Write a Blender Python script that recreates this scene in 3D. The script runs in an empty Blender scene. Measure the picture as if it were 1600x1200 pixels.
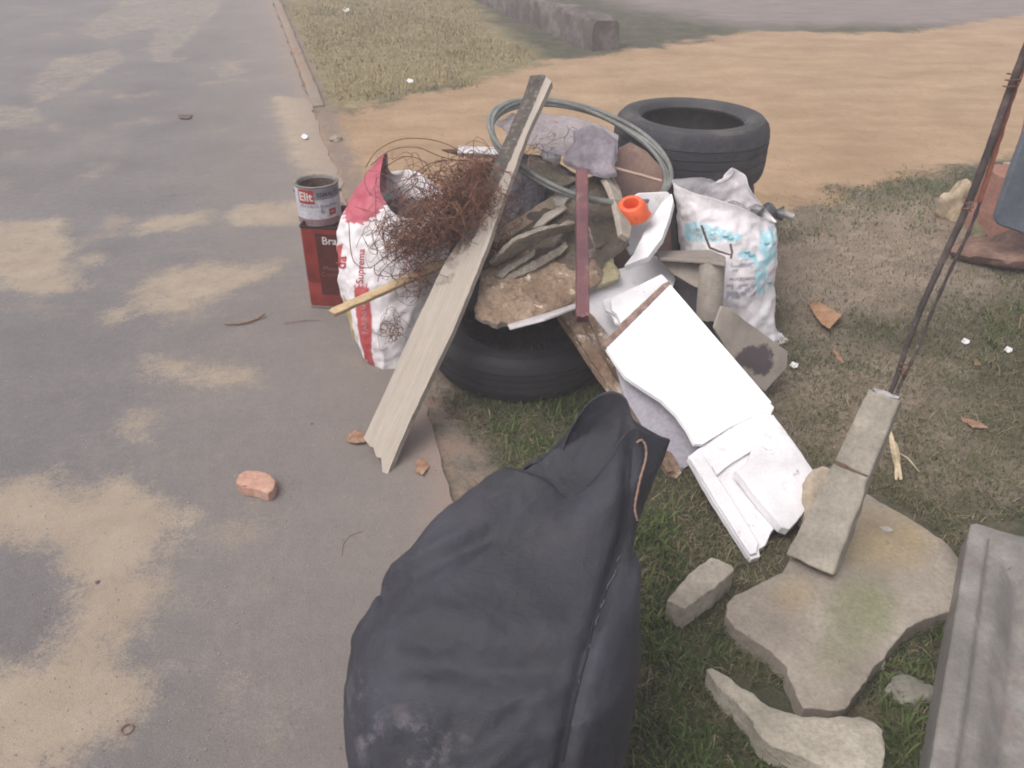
import bpy, bmesh, math, random
import numpy as np
from mathutils import Vector, Matrix, noise
from mathutils.geometry import delaunay_2d_cdt
random.seed(7); rng = np.random.default_rng(7)
scene = bpy.context.scene
COL = scene.collection

# ---------------------------------------------------------------- camera, world, sun, exposure
CAM_H, PITCH, F = 1.5, math.radians(32), 1300.0
cam = bpy.data.objects.new('camera', bpy.data.cameras.new('camera'))
COL.objects.link(cam)
cam.location = (0, 0, CAM_H)
cam.rotation_euler = (math.pi/2 - PITCH, 0, 0)
cam.data.sensor_width = 36; cam.data.lens = 36*F/1600
cam.data.clip_start = 0.05; cam.data.clip_end = 500
scene.camera = cam
SUN_EL, SUN_AZ = math.radians(60), math.radians(-125)     # azimuth from +Y towards +X
world = bpy.data.worlds.new('World'); scene.world = world; world.use_nodes = True
wn = world.node_tree.nodes; wl = world.node_tree.links
wn.clear()
wo = wn.new('ShaderNodeOutputWorld'); bg = wn.new('ShaderNodeBackground')
sky = wn.new('ShaderNodeTexSky'); sky.sky_type = 'NISHITA'; sky.sun_disc = False
sky.sun_elevation = SUN_EL; sky.sun_rotation = SUN_AZ
sky.dust_density = 4.0; sky.air_density = 1.2
hs = wn.new('ShaderNodeHueSaturation'); hs.inputs['Saturation'].default_value = 0.18
wl.new(sky.outputs[0], hs.inputs['Color']); wl.new(hs.outputs[0], bg.inputs['Color'])
bg.inputs['Strength'].default_value = 0.13
wl.new(bg.outputs[0], wo.inputs['Surface'])
sd = bpy.data.lights.new('sun', 'SUN'); sd.energy = .85; sd.angle = math.radians(38); sd.color = (1.0, .95, .88)
sun = bpy.data.objects.new('sun', sd); COL.objects.link(sun)
sv = Vector((math.sin(SUN_AZ)*math.cos(SUN_EL), math.cos(SUN_AZ)*math.cos(SUN_EL), math.sin(SUN_EL)))
sun.rotation_euler = sv.to_track_quat('Z', 'Y').to_euler(); sun.location = (0, 0, 8)
scene.view_settings.view_transform = 'Standard'; scene.view_settings.look = 'None'
scene.view_settings.gamma = 1; scene.view_settings.exposure = 0.76
scene.cycles.filter_width = 1.9

# ---------------------------------------------------------------- helpers
Cc, Ss = math.cos(PITCH), math.sin(PITCH)
def ray(px, py):
    u = (600-py)/F
    return Vector(((px-800)/F, Cc+u*Ss, -Ss+u*Cc))
def at(px, py, h=None, y=None):
    """point seen at a photograph position, at height h or at ground distance y"""
    d = ray(px, py)
    k = (h-CAM_H)/d.z if y is None else y/d.y
    return Vector((0, 0, CAM_H)) + d*k
def proj(x, y, z):
    dz = z-CAM_H
    f = y*Cc-dz*Ss; u = y*Ss+dz*Cc
    return 800+F*x/f, 600-F*u/f
def gpoly(pts, h=0): return [tuple(at(a, b, h)[:2]) for a, b in pts]
def sdf(poly, X, Y):
    P = np.array(poly); d = np.full(X.shape, 1e9); ins = np.zeros(X.shape, bool)
    for i in range(len(P)):
        a, b = P[i], P[(i+1) % len(P)]
        e = b-a; t = np.clip(((X-a[0])*e[0]+(Y-a[1])*e[1])/max(e@e, 1e-12), 0, 1)
        d = np.minimum(d, np.hypot(X-a[0]-t*e[0], Y-a[1]-t*e[1]))
        c = ((a[1] > Y) != (b[1] > Y)) & (X < (b[0]-a[0])*(Y-a[1])/(b[1]-a[1]+1e-15)+a[0])
        ins ^= c
    return np.where(ins, d, -d)
def nz(p, s, seed=0.0): return noise.noise(Vector((p[0]*s+seed, p[1]*s-seed, p[2]*s+seed*.7)))
def fbm(p, s, seed=0.0): return nz(p, s, seed)+.5*nz(p, s*2.1, seed+5)+.25*nz(p, s*4.3, seed+9)

_tab = rng.random((256, 256))
def vnoise(X, Y, s, o=0):
    X = X*s+o*17.3+1000; Y = Y*s+o*9.1+1000
    xi = np.floor(X).astype(int); yi = np.floor(Y).astype(int); fx = X-xi; fy = Y-yi
    fx = fx*fx*(3-2*fx); fy = fy*fy*(3-2*fy)
    g = lambda a, b: _tab[a % 256, b % 256]
    return (g(xi, yi)*(1-fx)*(1-fy)+g(xi+1, yi)*fx*(1-fy)+g(xi, yi+1)*(1-fx)*fy+g(xi+1, yi+1)*fx*fy)-.5

def tag(o, label=None, cat=None, group=None, kind=None):
    if label: o['label'] = label
    if cat: o['category'] = cat
    if group: o['group'] = group
    if kind: o['kind'] = kind
    return o
def thing(name, loc, label, cat, group=None):
    o = bpy.data.objects.new(name, None); COL.objects.link(o)
    o.empty_display_size = .05
    o.location = Vector(loc); return tag(o, label, cat, group)
def wloc(o):
    v = Vector((0, 0, 0))
    while o is not None: v = v+o.location; o = o.parent
    return v
def link(name, verts, faces, mat, parent=None, smooth=35, origin=None, bevel=0, cols=None, uvs=None):
    """verts are in world space"""
    verts = [Vector(v) for v in verts]
    if parent is None and origin is None:
        n = len(verts); origin = Vector((sum(v.x for v in verts)/n, sum(v.y for v in verts)/n, min(v.z for v in verts)))
    if origin is None: origin = wloc(parent)
    origin = Vector(origin)
    me = bpy.data.meshes.new(name)
    me.from_pydata([tuple(v-origin) for v in verts], [], faces)
    me.validate(); me.update()
    o = bpy.data.objects.new(name, me); COL.objects.link(o)
    if parent: o.parent = parent; o.location = origin-wloc(parent)
    else: o.location = origin
    if smooth:
        me.polygons.foreach_set('use_smooth', [True]*len(me.polygons))
        if smooth < 179: me.set_sharp_from_angle(angle=math.radians(smooth))
    if cols is not None:
        ca = me.color_attributes.new('print', 'FLOAT_COLOR', 'POINT')
        a = np.ones((len(verts), 4)); a[:, :3] = np.array(cols)
        ca.data.foreach_set('color', a.ravel())
    me.materials.append(mat)
    if bevel:
        b = o.modifiers.new('bevel', 'BEVEL'); b.width = bevel; b.segments = 2
        b.limit_method = 'ANGLE'; b.angle_limit = math.radians(45)
    return o

# ---- materials
def rgb(h):  # '#rrggbb' -> linear
    v = [int(h[i:i+2], 16)/255 for i in (1, 3, 5)]
    return tuple(c/12.92 if c <= .04045 else ((c+.055)/1.055)**2.4 for c in v)
class NT:
    def __init__(s, name):
        s.m = bpy.data.materials.new(name); s.m.use_nodes = True
        s.n = s.m.node_tree.nodes; s.l = s.m.node_tree.links
        s.b = s.n['Principled BSDF']; s.tc = s.n.new('ShaderNodeTexCoord').outputs['Object']
        s.b.inputs['Specular IOR Level'].default_value = .3
    def put(s, sock, v):
        if isinstance(v, bpy.types.NodeSocket): s.l.new(v, sock)
        elif v is not None:
            if hasattr(sock.default_value, '__len__') and isinstance(v, tuple) and len(v) == 3 and len(sock.default_value) == 4: v = (*v, 1)
            sock.default_value = v
    def noise(s, scale, detail=6, rough=.6, vec=None, stretch=None, dist=0):
        t = s.n.new('ShaderNodeTexNoise'); t.inputs['Scale'].default_value = scale
        t.inputs['Detail'].default_value = detail; t.inputs['Roughness'].default_value = rough
        t.inputs['Distortion'].default_value = dist
        v = vec or s.tc
        if stretch:
            mp = s.n.new('ShaderNodeMapping'); mp.inputs['Scale'].default_value = stretch[:3]
            if len(stretch) > 3: mp.inputs['Rotation'].default_value = stretch[3:6]
            s.l.new(v, mp.inputs['Vector']); v = mp.outputs[0]
        s.l.new(v, t.inputs['Vector']); return t.outputs['Fac']
    def ramp(s, f, stops):
        r = s.n.new('ShaderNodeValToRGB'); e = r.color_ramp.elements
        while len(e) < len(stops): e.new(.5)
        for el, (p, c) in zip(e, stops):
            el.position = p; el.color = (*c, 1) if isinstance(c, tuple) else (c, c, c, 1)
        s.l.new(f, r.inputs[0]); return r.outputs[0]
    def mix(s, f, a, b, mode='MIX'):
        x = s.n.new('ShaderNodeMix'); x.data_type = 'RGBA'; x.blend_type = mode
        s.put(x.inputs[0], f); s.put(x.inputs[6], a); s.put(x.inputs[7], b); return x.outputs[2]
    def math(s, op, a, b=None, c=None):
        x = s.n.new('ShaderNodeMath'); x.operation = op
        s.put(x.inputs[0], a)
        if b is not None: s.put(x.inputs[1], b)
        if c is not None: s.put(x.inputs[2], c)
        return x.outputs[0]
    def attr(s, name):
        a = s.n.new('ShaderNodeAttribute'); a.attribute_name = name; return a
    def bump(s, h, strength=.3, dist=.01, prev=None):
        b = s.n.new('ShaderNodeBump'); b.inputs['Strength'].default_value = strength; b.inputs['Distance'].default_value = dist
        s.l.new(h, b.inputs['Height'])
        if prev: s.l.new(prev, b.inputs['Normal'])
        return b.outputs[0]
    def done(s, col, rough=.8, normal=None):
        s.put(s.b.inputs['Base Color'], col); s.put(s.b.inputs['Roughness'], rough)
        if normal: s.l.new(normal, s.b.inputs['Normal'])
        return s.m
def surf(name, cols, scale=6, fine=120, rough=.8, bump=.3, bdist=.004, grain=.25, stretch=None, spots=None, spec=None):
    """mottled surface: broad colour patches, fine grain, relief"""
    t = NT(name)
    n1 = t.noise(scale, 6, .65, stretch=stretch); n2 = t.noise(fine, 4, .7, stretch=stretch)
    k = len(cols); st = [(.32+.36*i/max(k-1, 1), c if isinstance(c, tuple) else rgb(c)) for i, c in enumerate(cols)]
    c = t.ramp(n1, st)
    g = t.ramp(n2, [(.3, 1-grain), (.7, 1+grain*.3)])
    c = t.mix(1.0, c, g, 'MULTIPLY')
    if spots:
        for (sc, lo, hi, colr) in spots:
            m_ = t.ramp(t.noise(sc, 5, .7), [(lo, 0.0), (hi, 1.0)])
            c = t.mix(m_, c, rgb(colr))
    nb = t.bump(n2, bump, bdist, t.bump(n1, bump, bdist*4))
    if spec is not None: t.b.inputs['Specular IOR Level'].default_value = spec
    return t.done(c, rough, nb)

# ---- shapes
def refine(pts, step, jit, seed=0):
    """subdivide a closed 2D outline and roughen it"""
    out = []
    for i in range(len(pts)):
        a = Vector(pts[i]); b = Vector(pts[(i+1) % len(pts)]); L = (b-a).length
        n = max(1, int(L/step)); nrm = Vector((-(b-a).y, (b-a).x))/max(L, 1e-9)
        for k in range(n):
            p = a+(b-a)*k/n
            if k or jit > .002: p = p+nrm*jit*fbm((p.x, p.y, seed), 1/(step*2.2), seed)
            out.append(p)
    return out
def frame3(a, b, c):
    """origin + axes of the plane through three world points, normal towards the camera side (up)"""
    x = (b-a).normalized(); n = x.cross(c-a).normalized()
    if n.z < 0: n = -n
    y = n.cross(x); return a, x, y, n
def hit(fr, px, py):
    o, x, y, n = fr; d = ray(px, py); c0 = Vector((0, 0, CAM_H))
    k = (o-c0).dot(n)/d.dot(n); p = c0+d*k-o
    return (p.dot(x), p.dot(y))
def plate2(name, out2, fr, thick, mat, parent=None, res=.03, rough=0.0, edge_r=0.0, topfn=None, botrough=None,
           bevel=.002, smooth=50, seed=0, nfreq=12, colfn=None, core=None):
    """solid plate: outline in the plane's own 2D coordinates, tessellated, with relief"""
    o, x, y, n = fr
    n_out = len(out2)
    xs = [p[0] for p in out2]; ys = [p[1] for p in out2]
    X, Y = np.meshgrid(np.arange(min(xs), max(xs), res)+res/2, np.arange(min(ys), max(ys), res)+res/2)
    X = X+(rng.random(X.shape)-.5)*res*.3; Y = Y+(rng.random(Y.shape)-.5)*res*.3
    s = sdf([(p[0], p[1]) for p in out2], X, Y); keep = s > res*.45
    extra = [Vector((a, b)) for a, b in zip(X[keep], Y[keep])]
    co = [Vector((p[0], p[1])) for p in out2]+extra
    r = delaunay_2d_cdt(co, [(i, (i+1) % n_out) for i in range(n_out)], [list(range(n_out))], 1, 1e-7)
    vs, es, fs, ov = r[0], r[1], r[2], r[3]
    onb = [any(k < n_out for k in (ov[i] or [])) for i in range(len(vs))]
    D = sdf([(p[0], p[1]) for p in out2], np.array([v.x for v in vs]), np.array([v.y for v in vs]))
    tops = []; bots = []
    for i, v in enumerate(vs):
        d = max(0, D[i]); w = o+x*v.x+y*v.y
        h = 0.0
        if rough: h += rough*fbm((v.x, v.y, seed), nfreq, seed)
        if edge_r and d < edge_r: q = 1-d/edge_r; h -= edge_r*.8*(1-math.sqrt(max(0, 1-q*q)))
        if topfn: h += topfn(v.x, v.y, d)
        tops.append(w+n*h)
        hb = (botrough if botrough is not None else rough)*fbm((v.x+3, v.y, seed), nfreq, seed+3)
        bots.append(w-n*(thick+hb*.6))
    N = len(vs); faces = []
    for f in fs:
        a, b, c = vs[f[0]], vs[f[1]], vs[f[2]]
        if (b-a).cross(c-a) < 0: f = f[::-1]
        faces.append(tuple(f)); faces.append(tuple(i+N for i in f[::-1]))
    n_flat = len(faces); cnt = {}
    for f in faces[::2]:
        for i in range(len(f)):
            e = (f[i], f[(i+1) % len(f)]); cnt[e] = 1
    for (a, b) in list(cnt):
        if (b, a) not in cnt: faces.append((b, a, a+N, b+N))
    V = tops+bots
    cols = None
    if colfn: cols = [colfn(v) for v in V]
    ob = link(name, V, faces, mat, parent, smooth=smooth, bevel=bevel, cols=cols)
    if core is not None:
        ob.data.materials.append(core)
        for i_, pl in enumerate(ob.data.polygons):
            if i_ >= n_flat: pl.material_index = 1
    return ob
def plate(name, px, anchors, thick, mat, parent=None, step=.03, jit=0.0, **kw):
    """plate whose outline is given in photograph positions, lying on the plane of three anchors"""
    A = [at(a[0], a[1], **a[2]) for a in anchors]
    fr = frame3(*A)
    out2 = [hit(fr, *p) for p in px]
    area = sum(out2[i][0]*out2[(i+1) % len(out2)][1]-out2[(i+1) % len(out2)][0]*out2[i][1] for i in range(len(out2)))
    if area < 0: out2 = out2[::-1]
    return plate2(name, refine(out2, step, jit, kw.get('seed', 0)), fr, thick, mat, parent, **kw)
def tube(path, r, seg=6, close=False, cap=True):
    """returns verts, faces of a tube along a path; r float or list"""
    P = [Vector(p) for p in path]; V = []; Fc = []; n = len(P)
    prev = None
    for i, p in enumerate(P):
        if close: t = (P[(i+1) % n]-P[i-1]).normalized()
        else: t = (P[min(i+1, n-1)]-P[max(i-1, 0)]).normalized()
        if prev is None:
            a = Vector((0, 0, 1)) if abs(t.z) < .9 else Vector((1, 0, 0)); u = t.cross(a).normalized()
        else: u = (prev-t*prev.dot(t)).normalized()
        prev = u; w = t.cross(u); rr = r[i] if hasattr(r, '__len__') else r
        for k in range(seg):
            a = 2*math.pi*k/seg; V.append(p+u*math.cos(a)*rr+w*math.sin(a)*rr)
    for i in range(n if close else n-1):
        j = (i+1) % n
        for k in range(seg):
            l = (k+1) % seg; Fc.append((i*seg+k, i*seg+l, j*seg+l, j*seg+k))
    if cap and not close:
        Fc.append(tuple(range(seg))[::-1]); Fc.append(tuple((n-1)*seg+k for k in range(seg)))
    return V, Fc
class Bag:
    def __init__(s): s.v = []; s.f = []
    def add(s, vf):
        o = len(s.v); s.v += list(vf[0]); s.f += [tuple(i+o for i in f) for f in vf[1]]; return s
def catmull(P, n):
    out = []; P = [Vector(p) for p in P]; m = len(P)
    for i in range(m-1):
        p0, p1, p2, p3 = P[max(i-1, 0)], P[i], P[i+1], P[min(i+2, m-1)]
        for k in range(n):
            t = k/n
            out.append(.5*((2*p1)+(p2-p0)*t+(2*p0-5*p1+4*p2-p3)*t*t+(3*p1-p0-3*p2+p3)*t**3))
    out.append(P[-1]); return out
def prism(name, a, b, w, h, up, mat, parent=None, seg=12, rough=0.0, bevel=.003, seed=0, taper=1.0, ragged=0.0, smooth=50, label=None):
    """rectangular bar from a to b, w wide, h thick; up gives the thick direction"""
    a = Vector(a); b = Vector(b); t = (b-a).normalized(); s = t.cross(Vector(up)).normalized(); n = s.cross(t)
    V = []; Fc = []
    nw = 4; nh = 2
    ring = [(-1+2*i/nw, 1) for i in range(nw)]+[(1, 1-2*i/nh) for i in range(nh)]+[(1-2*i/nw, -1) for i in range(nw)]+[(-1, -1+2*i/nh) for i in range(nh)]
    m = len(ring)
    for i in range(seg+1):
        k = i/seg; c = a+(b-a)*k; q = 1+(taper-1)*k
        for (u, v) in ring:
            p = c+s*(u*w/2*q)+n*(v*h/2*q)
            if rough: p = p+s*rough*nz(p, 25, seed)+n*rough*nz(p, 25, seed+4)
            if ragged and i in (0, seg): p = p+t*ragged*(random.random()-.5)*2
            V.append(p)
    for i in range(seg):
        for k in range(m):
            l = (k+1) % m; Fc.append((i*m+l, i*m+k, (i+1)*m+k, (i+1)*m+l))
    Fc.append(tuple(range(m))); Fc.append(tuple(seg*m+k for k in range(m))[::-1])
    return link(name, V, Fc, mat, parent, smooth=smooth, bevel=bevel)
def inpoly(poly, x, y):
    ins = False
    for i in range(len(poly)):
        a = poly[i]; b = poly[i-1]
        if (a[1] > y) != (b[1] > y) and x < (b[0]-a[0])*(y-a[1])/(b[1]-a[1])+a[0]: ins = not ins
    return ins
def lettering(text, size, fn, mat, parent, name='lettering', sub=None, thick=0, bold=0):
    """text turned into mesh and wrapped by fn(x, y) -> world point"""
    cu = bpy.data.curves.new(name, 'FONT'); cu.body = text; cu.size = size; cu.align_x = 'CENTER'; cu.align_y = 'CENTER'
    cu.offset = bold; cu.resolution_u = 3
    to = bpy.data.objects.new('tmp', cu); COL.objects.link(to)
    dg = bpy.context.evaluated_depsgraph_get(); dg.update()
    me = bpy.data.meshes.new_from_object(to.evaluated_get(dg))
    bm = bmesh.new(); bm.from_mesh(me)
    bmesh.ops.triangulate(bm, faces=bm.faces)
    long = [e for e in bm.edges if e.calc_length() > size*.2]
    for _ in range(2):
        long = [e for e in bm.edges if e.calc_length() > size*.2]
        if long: bmesh.ops.subdivide_edges(bm, edges=long, cuts=1); bmesh.ops.triangulate(bm, faces=bm.faces)
    V = [fn(v.co.x, v.co.y) for v in bm.verts]; bm.verts.index_update()
    Fc = [tuple(v.index for v in f.verts) for f in bm.faces]
    bm.free(); bpy.data.objects.remove(to); bpy.data.curves.remove(cu); bpy.data.meshes.remove(me)
    return link(name, V, Fc, mat, parent, smooth=0)

# ================================================================ GROUND
K0 = Vector((-.135, 1.79)); KD = Vector((-.2835, .959)).normalized(); KN = Vector((KD.y, -KD.x))   # kerb line, normal to the right
def kd(X, Y): return (X-K0.x)*KN.x+(Y-K0.y)*KN.y      # >0 on the verge side
SAND = gpoly([(445, 165), (500, 182), (640, 152), (760, 128), (860, 92), (980, 82), (1180, 48), (1400, 52), (1700, 8), (2100, 20), (2100, 300),
              (1640, 235), (1480, 262), (1330, 300), (1240, 322), (1200, 345), (1000, 330), (760, 300), (540, 345), (440, 300)])
DRY = gpoly([(440, -90), (740, -90), (760, 30), (870, 100), (640, 150), (500, 180), (440, 160)])
STREET = gpoly([(900, -90), (2300, -90), (2000, -10), (1500, 40), (1180, 44), (980, 10), (880, -30)])
SOIL = gpoly([(1190, 330), (1500, 290), (1620, 380), (1560, 470), (1430, 500), (1300, 540), (1200, 520), (1150, 420)])
SOIL2 = gpoly([(1150, 560), (1500, 560), (1560, 720), (1400, 760), (1270, 700), (1200, 620)])
ADD = gpoly([(1230, 335), (1330, 300), (1500, 262), (1540, 290), (1480, 330), (1350, 345), (1290, 380), (1240, 370)])
def axis(lo, hi, step, far_lo, far_hi):
    a = list(np.arange(lo, hi, step)); s = step
    while a[-1] < far_hi: s *= 1.35; a.append(a[-1]+s)
    s = step; b = []; v = lo
    while v > far_lo: s *= 1.35; v -= s; b.append(v)
    return np.array(b[::-1]+a)
def vz(X, Y):
    k = kd(X, Y); w = np.clip(k/.25, 0, 1)
    return -.006+.006*np.clip((k+.1)/.12, 0, 1)+w*(.022*vnoise(X, Y, 3, 1)+.010*vnoise(X, Y, 11, 2))*np.clip((Y-1.2)*.3+.4, .3, 1.3)
def grid_sheet(name, xs, ys, zf, mat, attrs, keep=None):
    X, Y = np.meshgrid(xs, ys); Z = zf(X, Y); ny, nx = X.shape
    V = np.stack([X, Y, Z], -1).reshape(-1, 3)
    idx = np.arange(nx*ny).reshape(ny, nx)
    q = np.stack([idx[:-1, :-1], idx[:-1, 1:], idx[1:, 1:], idx[1:, :-1]], -1).reshape(-1, 4)
    if keep is not None:
        kp = keep(X, Y).ravel(); q = q[kp[q].all(1)]
    me = bpy.data.meshes.new(name)
    me.from_pydata(V.tolist(), [], q.tolist()); me.update()
    me.polygons.foreach_set('use_smooth', [True]*len(me.polygons))
    for an, af in attrs.items():
        a = me.attributes.new(an, 'FLOAT', 'POINT'); a.data.foreach_set('value', np.clip(af(X, Y), -2, 2).ravel().astype(np.float32))
    me.materials.append(mat); o = bpy.data.objects.new(name, me); COL.objects.link(o); tag(o, kind='structure'); return o

# verge / ground material
t = NT('ground')
def mask(t, an, wob, scale, soft, off=0, wob2=.03, sc2=30):
    a = t.attr(an).outputs['Fac']
    n = t.math('SUBTRACT', t.noise(scale, 5, .6), .5); n2 = t.math('SUBTRACT', t.noise(sc2, 4, .7), .5)
    v = t.math('ADD', t.math('ADD', a, off), t.math('ADD', t.math('MULTIPLY', n, wob), t.math('MULTIPLY', n2, wob2*2)))
    return t.ramp(t.math('MULTIPLY_ADD', v, 1/soft, .5), [(0.0, 0.0), (1.0, 1.0)])
turf = t.ramp(t.noise(5, 8, .7), [(.3, rgb('#33362a')), (.45, rgb('#474839')), (.58, rgb('#5d5745')), (.72, rgb('#76695a'))])
turf = t.mix(t.ramp(t.noise(90, 5, .8), [(.4, 0.0), (.62, .7)]), turf, rgb('#3c3a26'))
soil = t.ramp(t.noise(7, 8, .7), [(.3, rgb('#75665a')), (.7, rgb('#a18f80'))])
soil = t.mix(t.ramp(t.noise(60, 4, .8), [(.5, 0.0), (.68, .6)]), soil, rgb('#5d5040'))
dry = t.ramp(t.noise(9, 8, .75), [(.3, rgb('#5f573c')), (.5, rgb('#7c7050')), (.7, rgb('#978868'))])
snd = t.ramp(t.noise(2.2, 8, .62, stretch=(.7, 1.3, 1, 0, 0, .12)), [(.25, rgb('#8d7358')), (.42, rgb('#9b7f64')), (.6, rgb('#a88c70')), (.78, rgb('#b49c84'))])
snd = t.mix(t.ramp(t.noise(16, 7, .85), [(.50, 0.0), (.70, .5)]), snd, rgb('#856a50'))
snd = t.mix(t.ramp(t.noise(3, 5, .6, stretch=(.4, 1.6, 1, 0, 0, .2)), [(.54, 0.0), (.68, .25)]), snd, rgb('#8a7058'))
snd = t.mix(t.ramp(t.noise(70, 4, .85), [(.64, 0.0), (.70, .7)]), snd, rgb('#6d5848'))
strt = t.ramp(t.noise(4, 7, .7, stretch=(.5, 1.5, 1)), [(.3, rgb('#6f6360')), (.7, rgb('#8a7e79'))])
c = t.mix(mask(t, 'soil', 1.0, 3, .5, -.02, .2), turf, soil)
c = t.mix(mask(t, 'dry', .8, 3, .3), c, dry)
c = t.mix(mask(t, 'street', 1.2, 1.2, .8), c, strt)
c = t.mix(mask(t, 'sand', .7, 3, .16, 0, .16), c, snd)
red = t.mix(t.ramp(t.noise(12, 5, .7), [(.4, 0.0), (.6, .8)]), rgb('#7f736a'), rgb('#846e60'))
edge = t.math('MULTIPLY', mask(t, 'kerbband', .25, 6, .10, -.04, .1), 1.0)
c = t.mix(edge, c, red)
n1 = t.noise(14, 6, .7); n2 = t.noise(150, 4, .8)
ground_m = t.done(c, .95, t.bump(n2, .6, .008, t.bump(n1, .7, .04)))
grid_sheet('ground', axis(-3.4, 4.4, .05, -60, 60), axis(.2, 9, .05, -25, 80), vz, ground_m, {
    'sand': lambda X, Y: sdf(SAND, X, Y), 'dry': lambda X, Y: sdf(DRY, X, Y), 'street': lambda X, Y: sdf(STREET, X, Y),
    'soil': lambda X, Y: np.maximum(sdf(SOIL, X, Y), sdf(SOIL2, X, Y)), 'kerbband': lambda X, Y: .11-np.abs(kd(X, Y)-.05)})

# road sheet
PATCH = [[(-40, 350), (95, 343), (108, 380), (108, 420), (132, 452), (60, 462), (-40, 440)],
         [(210, 484), (213, 452), (260, 425), (320, 412), (380, 418), (440, 410), (430, 425), (380, 448), (290, 490)],
         [(215, 352), (240, 342), (315, 332), (335, 345), (300, 357), (222, 366)],
         [(352, 340), (375, 322), (470, 316), (490, 345), (440, 352), (370, 352)],
         [(225, 562), (260, 560), (310, 578), (390, 576), (388, 602), (330, 604), (270, 595), (235, 585)],
         [(200, 668), (212, 648), (240, 640), (236, 660), (222, 692), (206, 694)],
         [(-60, 765), (40, 752), (80, 740), (100, 768), (150, 768), (170, 745), (215, 752), (262, 792), (300, 815), (255, 850), (232, 885),
          (262, 920), (250, 960), (205, 985), (192, 1025), (238, 1068), (236, 1110), (190, 1142), (120, 1180), (60, 1230), (-80, 1230),
          (-80, 1030), (40, 1040), (95, 1020), (110, 960), (120, 915), (95, 880), (70, 850), (-60, 848)],
         [(120, 402), (155, 398), (160, 412), (130, 418)], [(165, 490), (200, 480), (198, 500), (170, 505)], [(335, 105), (365, 98), (385, 112), (350, 122)],
         [(230, -20), (345, -40), (340, 15), (290, 65), (250, 98), (236, 80), (250, 40), (160, 60), (120, 50)], [(-40, 165), (50, 170), (70, 188), (20, 200), (-40, 196)],
         [(90, 92), (180, 78), (190, 95), (120, 135), (60, 160), (50, 140)], [(425, 150), (520, 160), (560, 330), (460, 255), (440, 200)]]
PW = [gpoly(p) for p in PATCH]
def sandf(X, Y):
    d = np.full(X.shape, -2.0)
    for i, p in enumerate(PW):
        s = sdf(p, X, Y); top = i in (9, 10, 11, 12); d = np.maximum(d, np.minimum(s, -.01 if top else (.10 if i == 6 else .045)))
    return d
t = NT('road')
asp = t.ramp(t.noise(1.6, 8, .65), [(.28, rgb('#716c6d')), (.5, rgb('#807a7a')), (.72, rgb('#8f8783'))])
asp = t.mix(t.ramp(t.noise(26, 7, .8), [(.4, .35), (.6, 0.0)]), asp, rgb('#625d5d'))
asp = t.mix(t.ramp(t.noise(220, 3, .8), [(.35, .45), (.7, 0.0)]), asp, rgb('#4c494c'))
asp = t.mix(t.ramp(t.noise(330, 2, .8), [(.6, 0.0), (.72, .45)]), asp, rgb('#b0a69e'))
kk = t.attr('kerb').outputs['Fac']
near = t.ramp(t.math('MULTIPLY_ADD', t.math('ADD', kk, t.math('MULTIPLY', t.math('SUBTRACT', t.noise(2.5, 5, .7), .5), .8)), .9, 1.0), [(.1, 0.0), (.95, .6)])
asp = t.mix(near, asp, t.mix(t.noise(18, 5, .8), rgb('#80736b'), rgb('#978a7f')))
sand = t.ramp(t.noise(6, 7, .7), [(.3, rgb('#9a8977')), (.7, rgb('#ae9d8a'))])
sand = t.mix(t.ramp(t.noise(120, 4, .8), [(.55, 0.0), (.75, .5)]), sand, rgb('#8b7c6b'))
sa = t.attr('sand').outputs['Fac']
v = t.math('ADD', sa, t.math('MULTIPLY', t.math('SUBTRACT', t.noise(10, 8, .8), .5), .30))
v = t.math('ADD', v, t.math('MULTIPLY', t.math('SUBTRACT', t.noise(120, 5, .9), .5), .34))
m1 = t.ramp(t.math('MULTIPLY_ADD', v, 12.0, .45), [(0.0, 0.0), (1.0, .85)])
c = t.mix(m1, asp, sand)
v2 = t.math('ADD', t.math('MULTIPLY', t.noise(2.2, 5, .6), 1.0), t.math('MULTIPLY', t.noise(130, 3, .8), .5))
c = t.mix(t.ramp(v2, [(.84, 0.0), (1.0, .6)]), c, sand)
c = t.mix(t.ramp(t.math('MULTIPLY', sa, 1.0), [(0.0, 0.0), (.0, 0.0)]), c, c)
# reddish earth washed along the kerb
v3 = t.math('ADD', kk, t.math('MULTIPLY', t.math('SUBTRACT', t.noise(6, 5, .7), .5), .35))
c = t.mix(t.ramp(t.math('MULTIPLY_ADD', v3, 6.0, 1.0), [(.1, 0.0), (.9, .7)]), c, t.mix(t.noise(20, 5, .7), rgb('#88746a'), rgb('#9a8880')))
c = t.mix(1.0, c, t.ramp(t.noise(300, 3, .9), [(.3, .78), (.7, 1.12)]), 'MULTIPLY')
n2 = t.noise(200, 4, .85)
road_m = t.done(c, .93, t.bump(n2, .7, .006, t.bump(t.noise(40, 5, .7), .3, .006)))
ys = axis(.2, 12, .04, -25, 80); xs = axis(-6.8, .1, .04, -7.5, .3)
def roadz(X, Y): return .004+.003*vnoise(X, Y, 2, 6)
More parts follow.
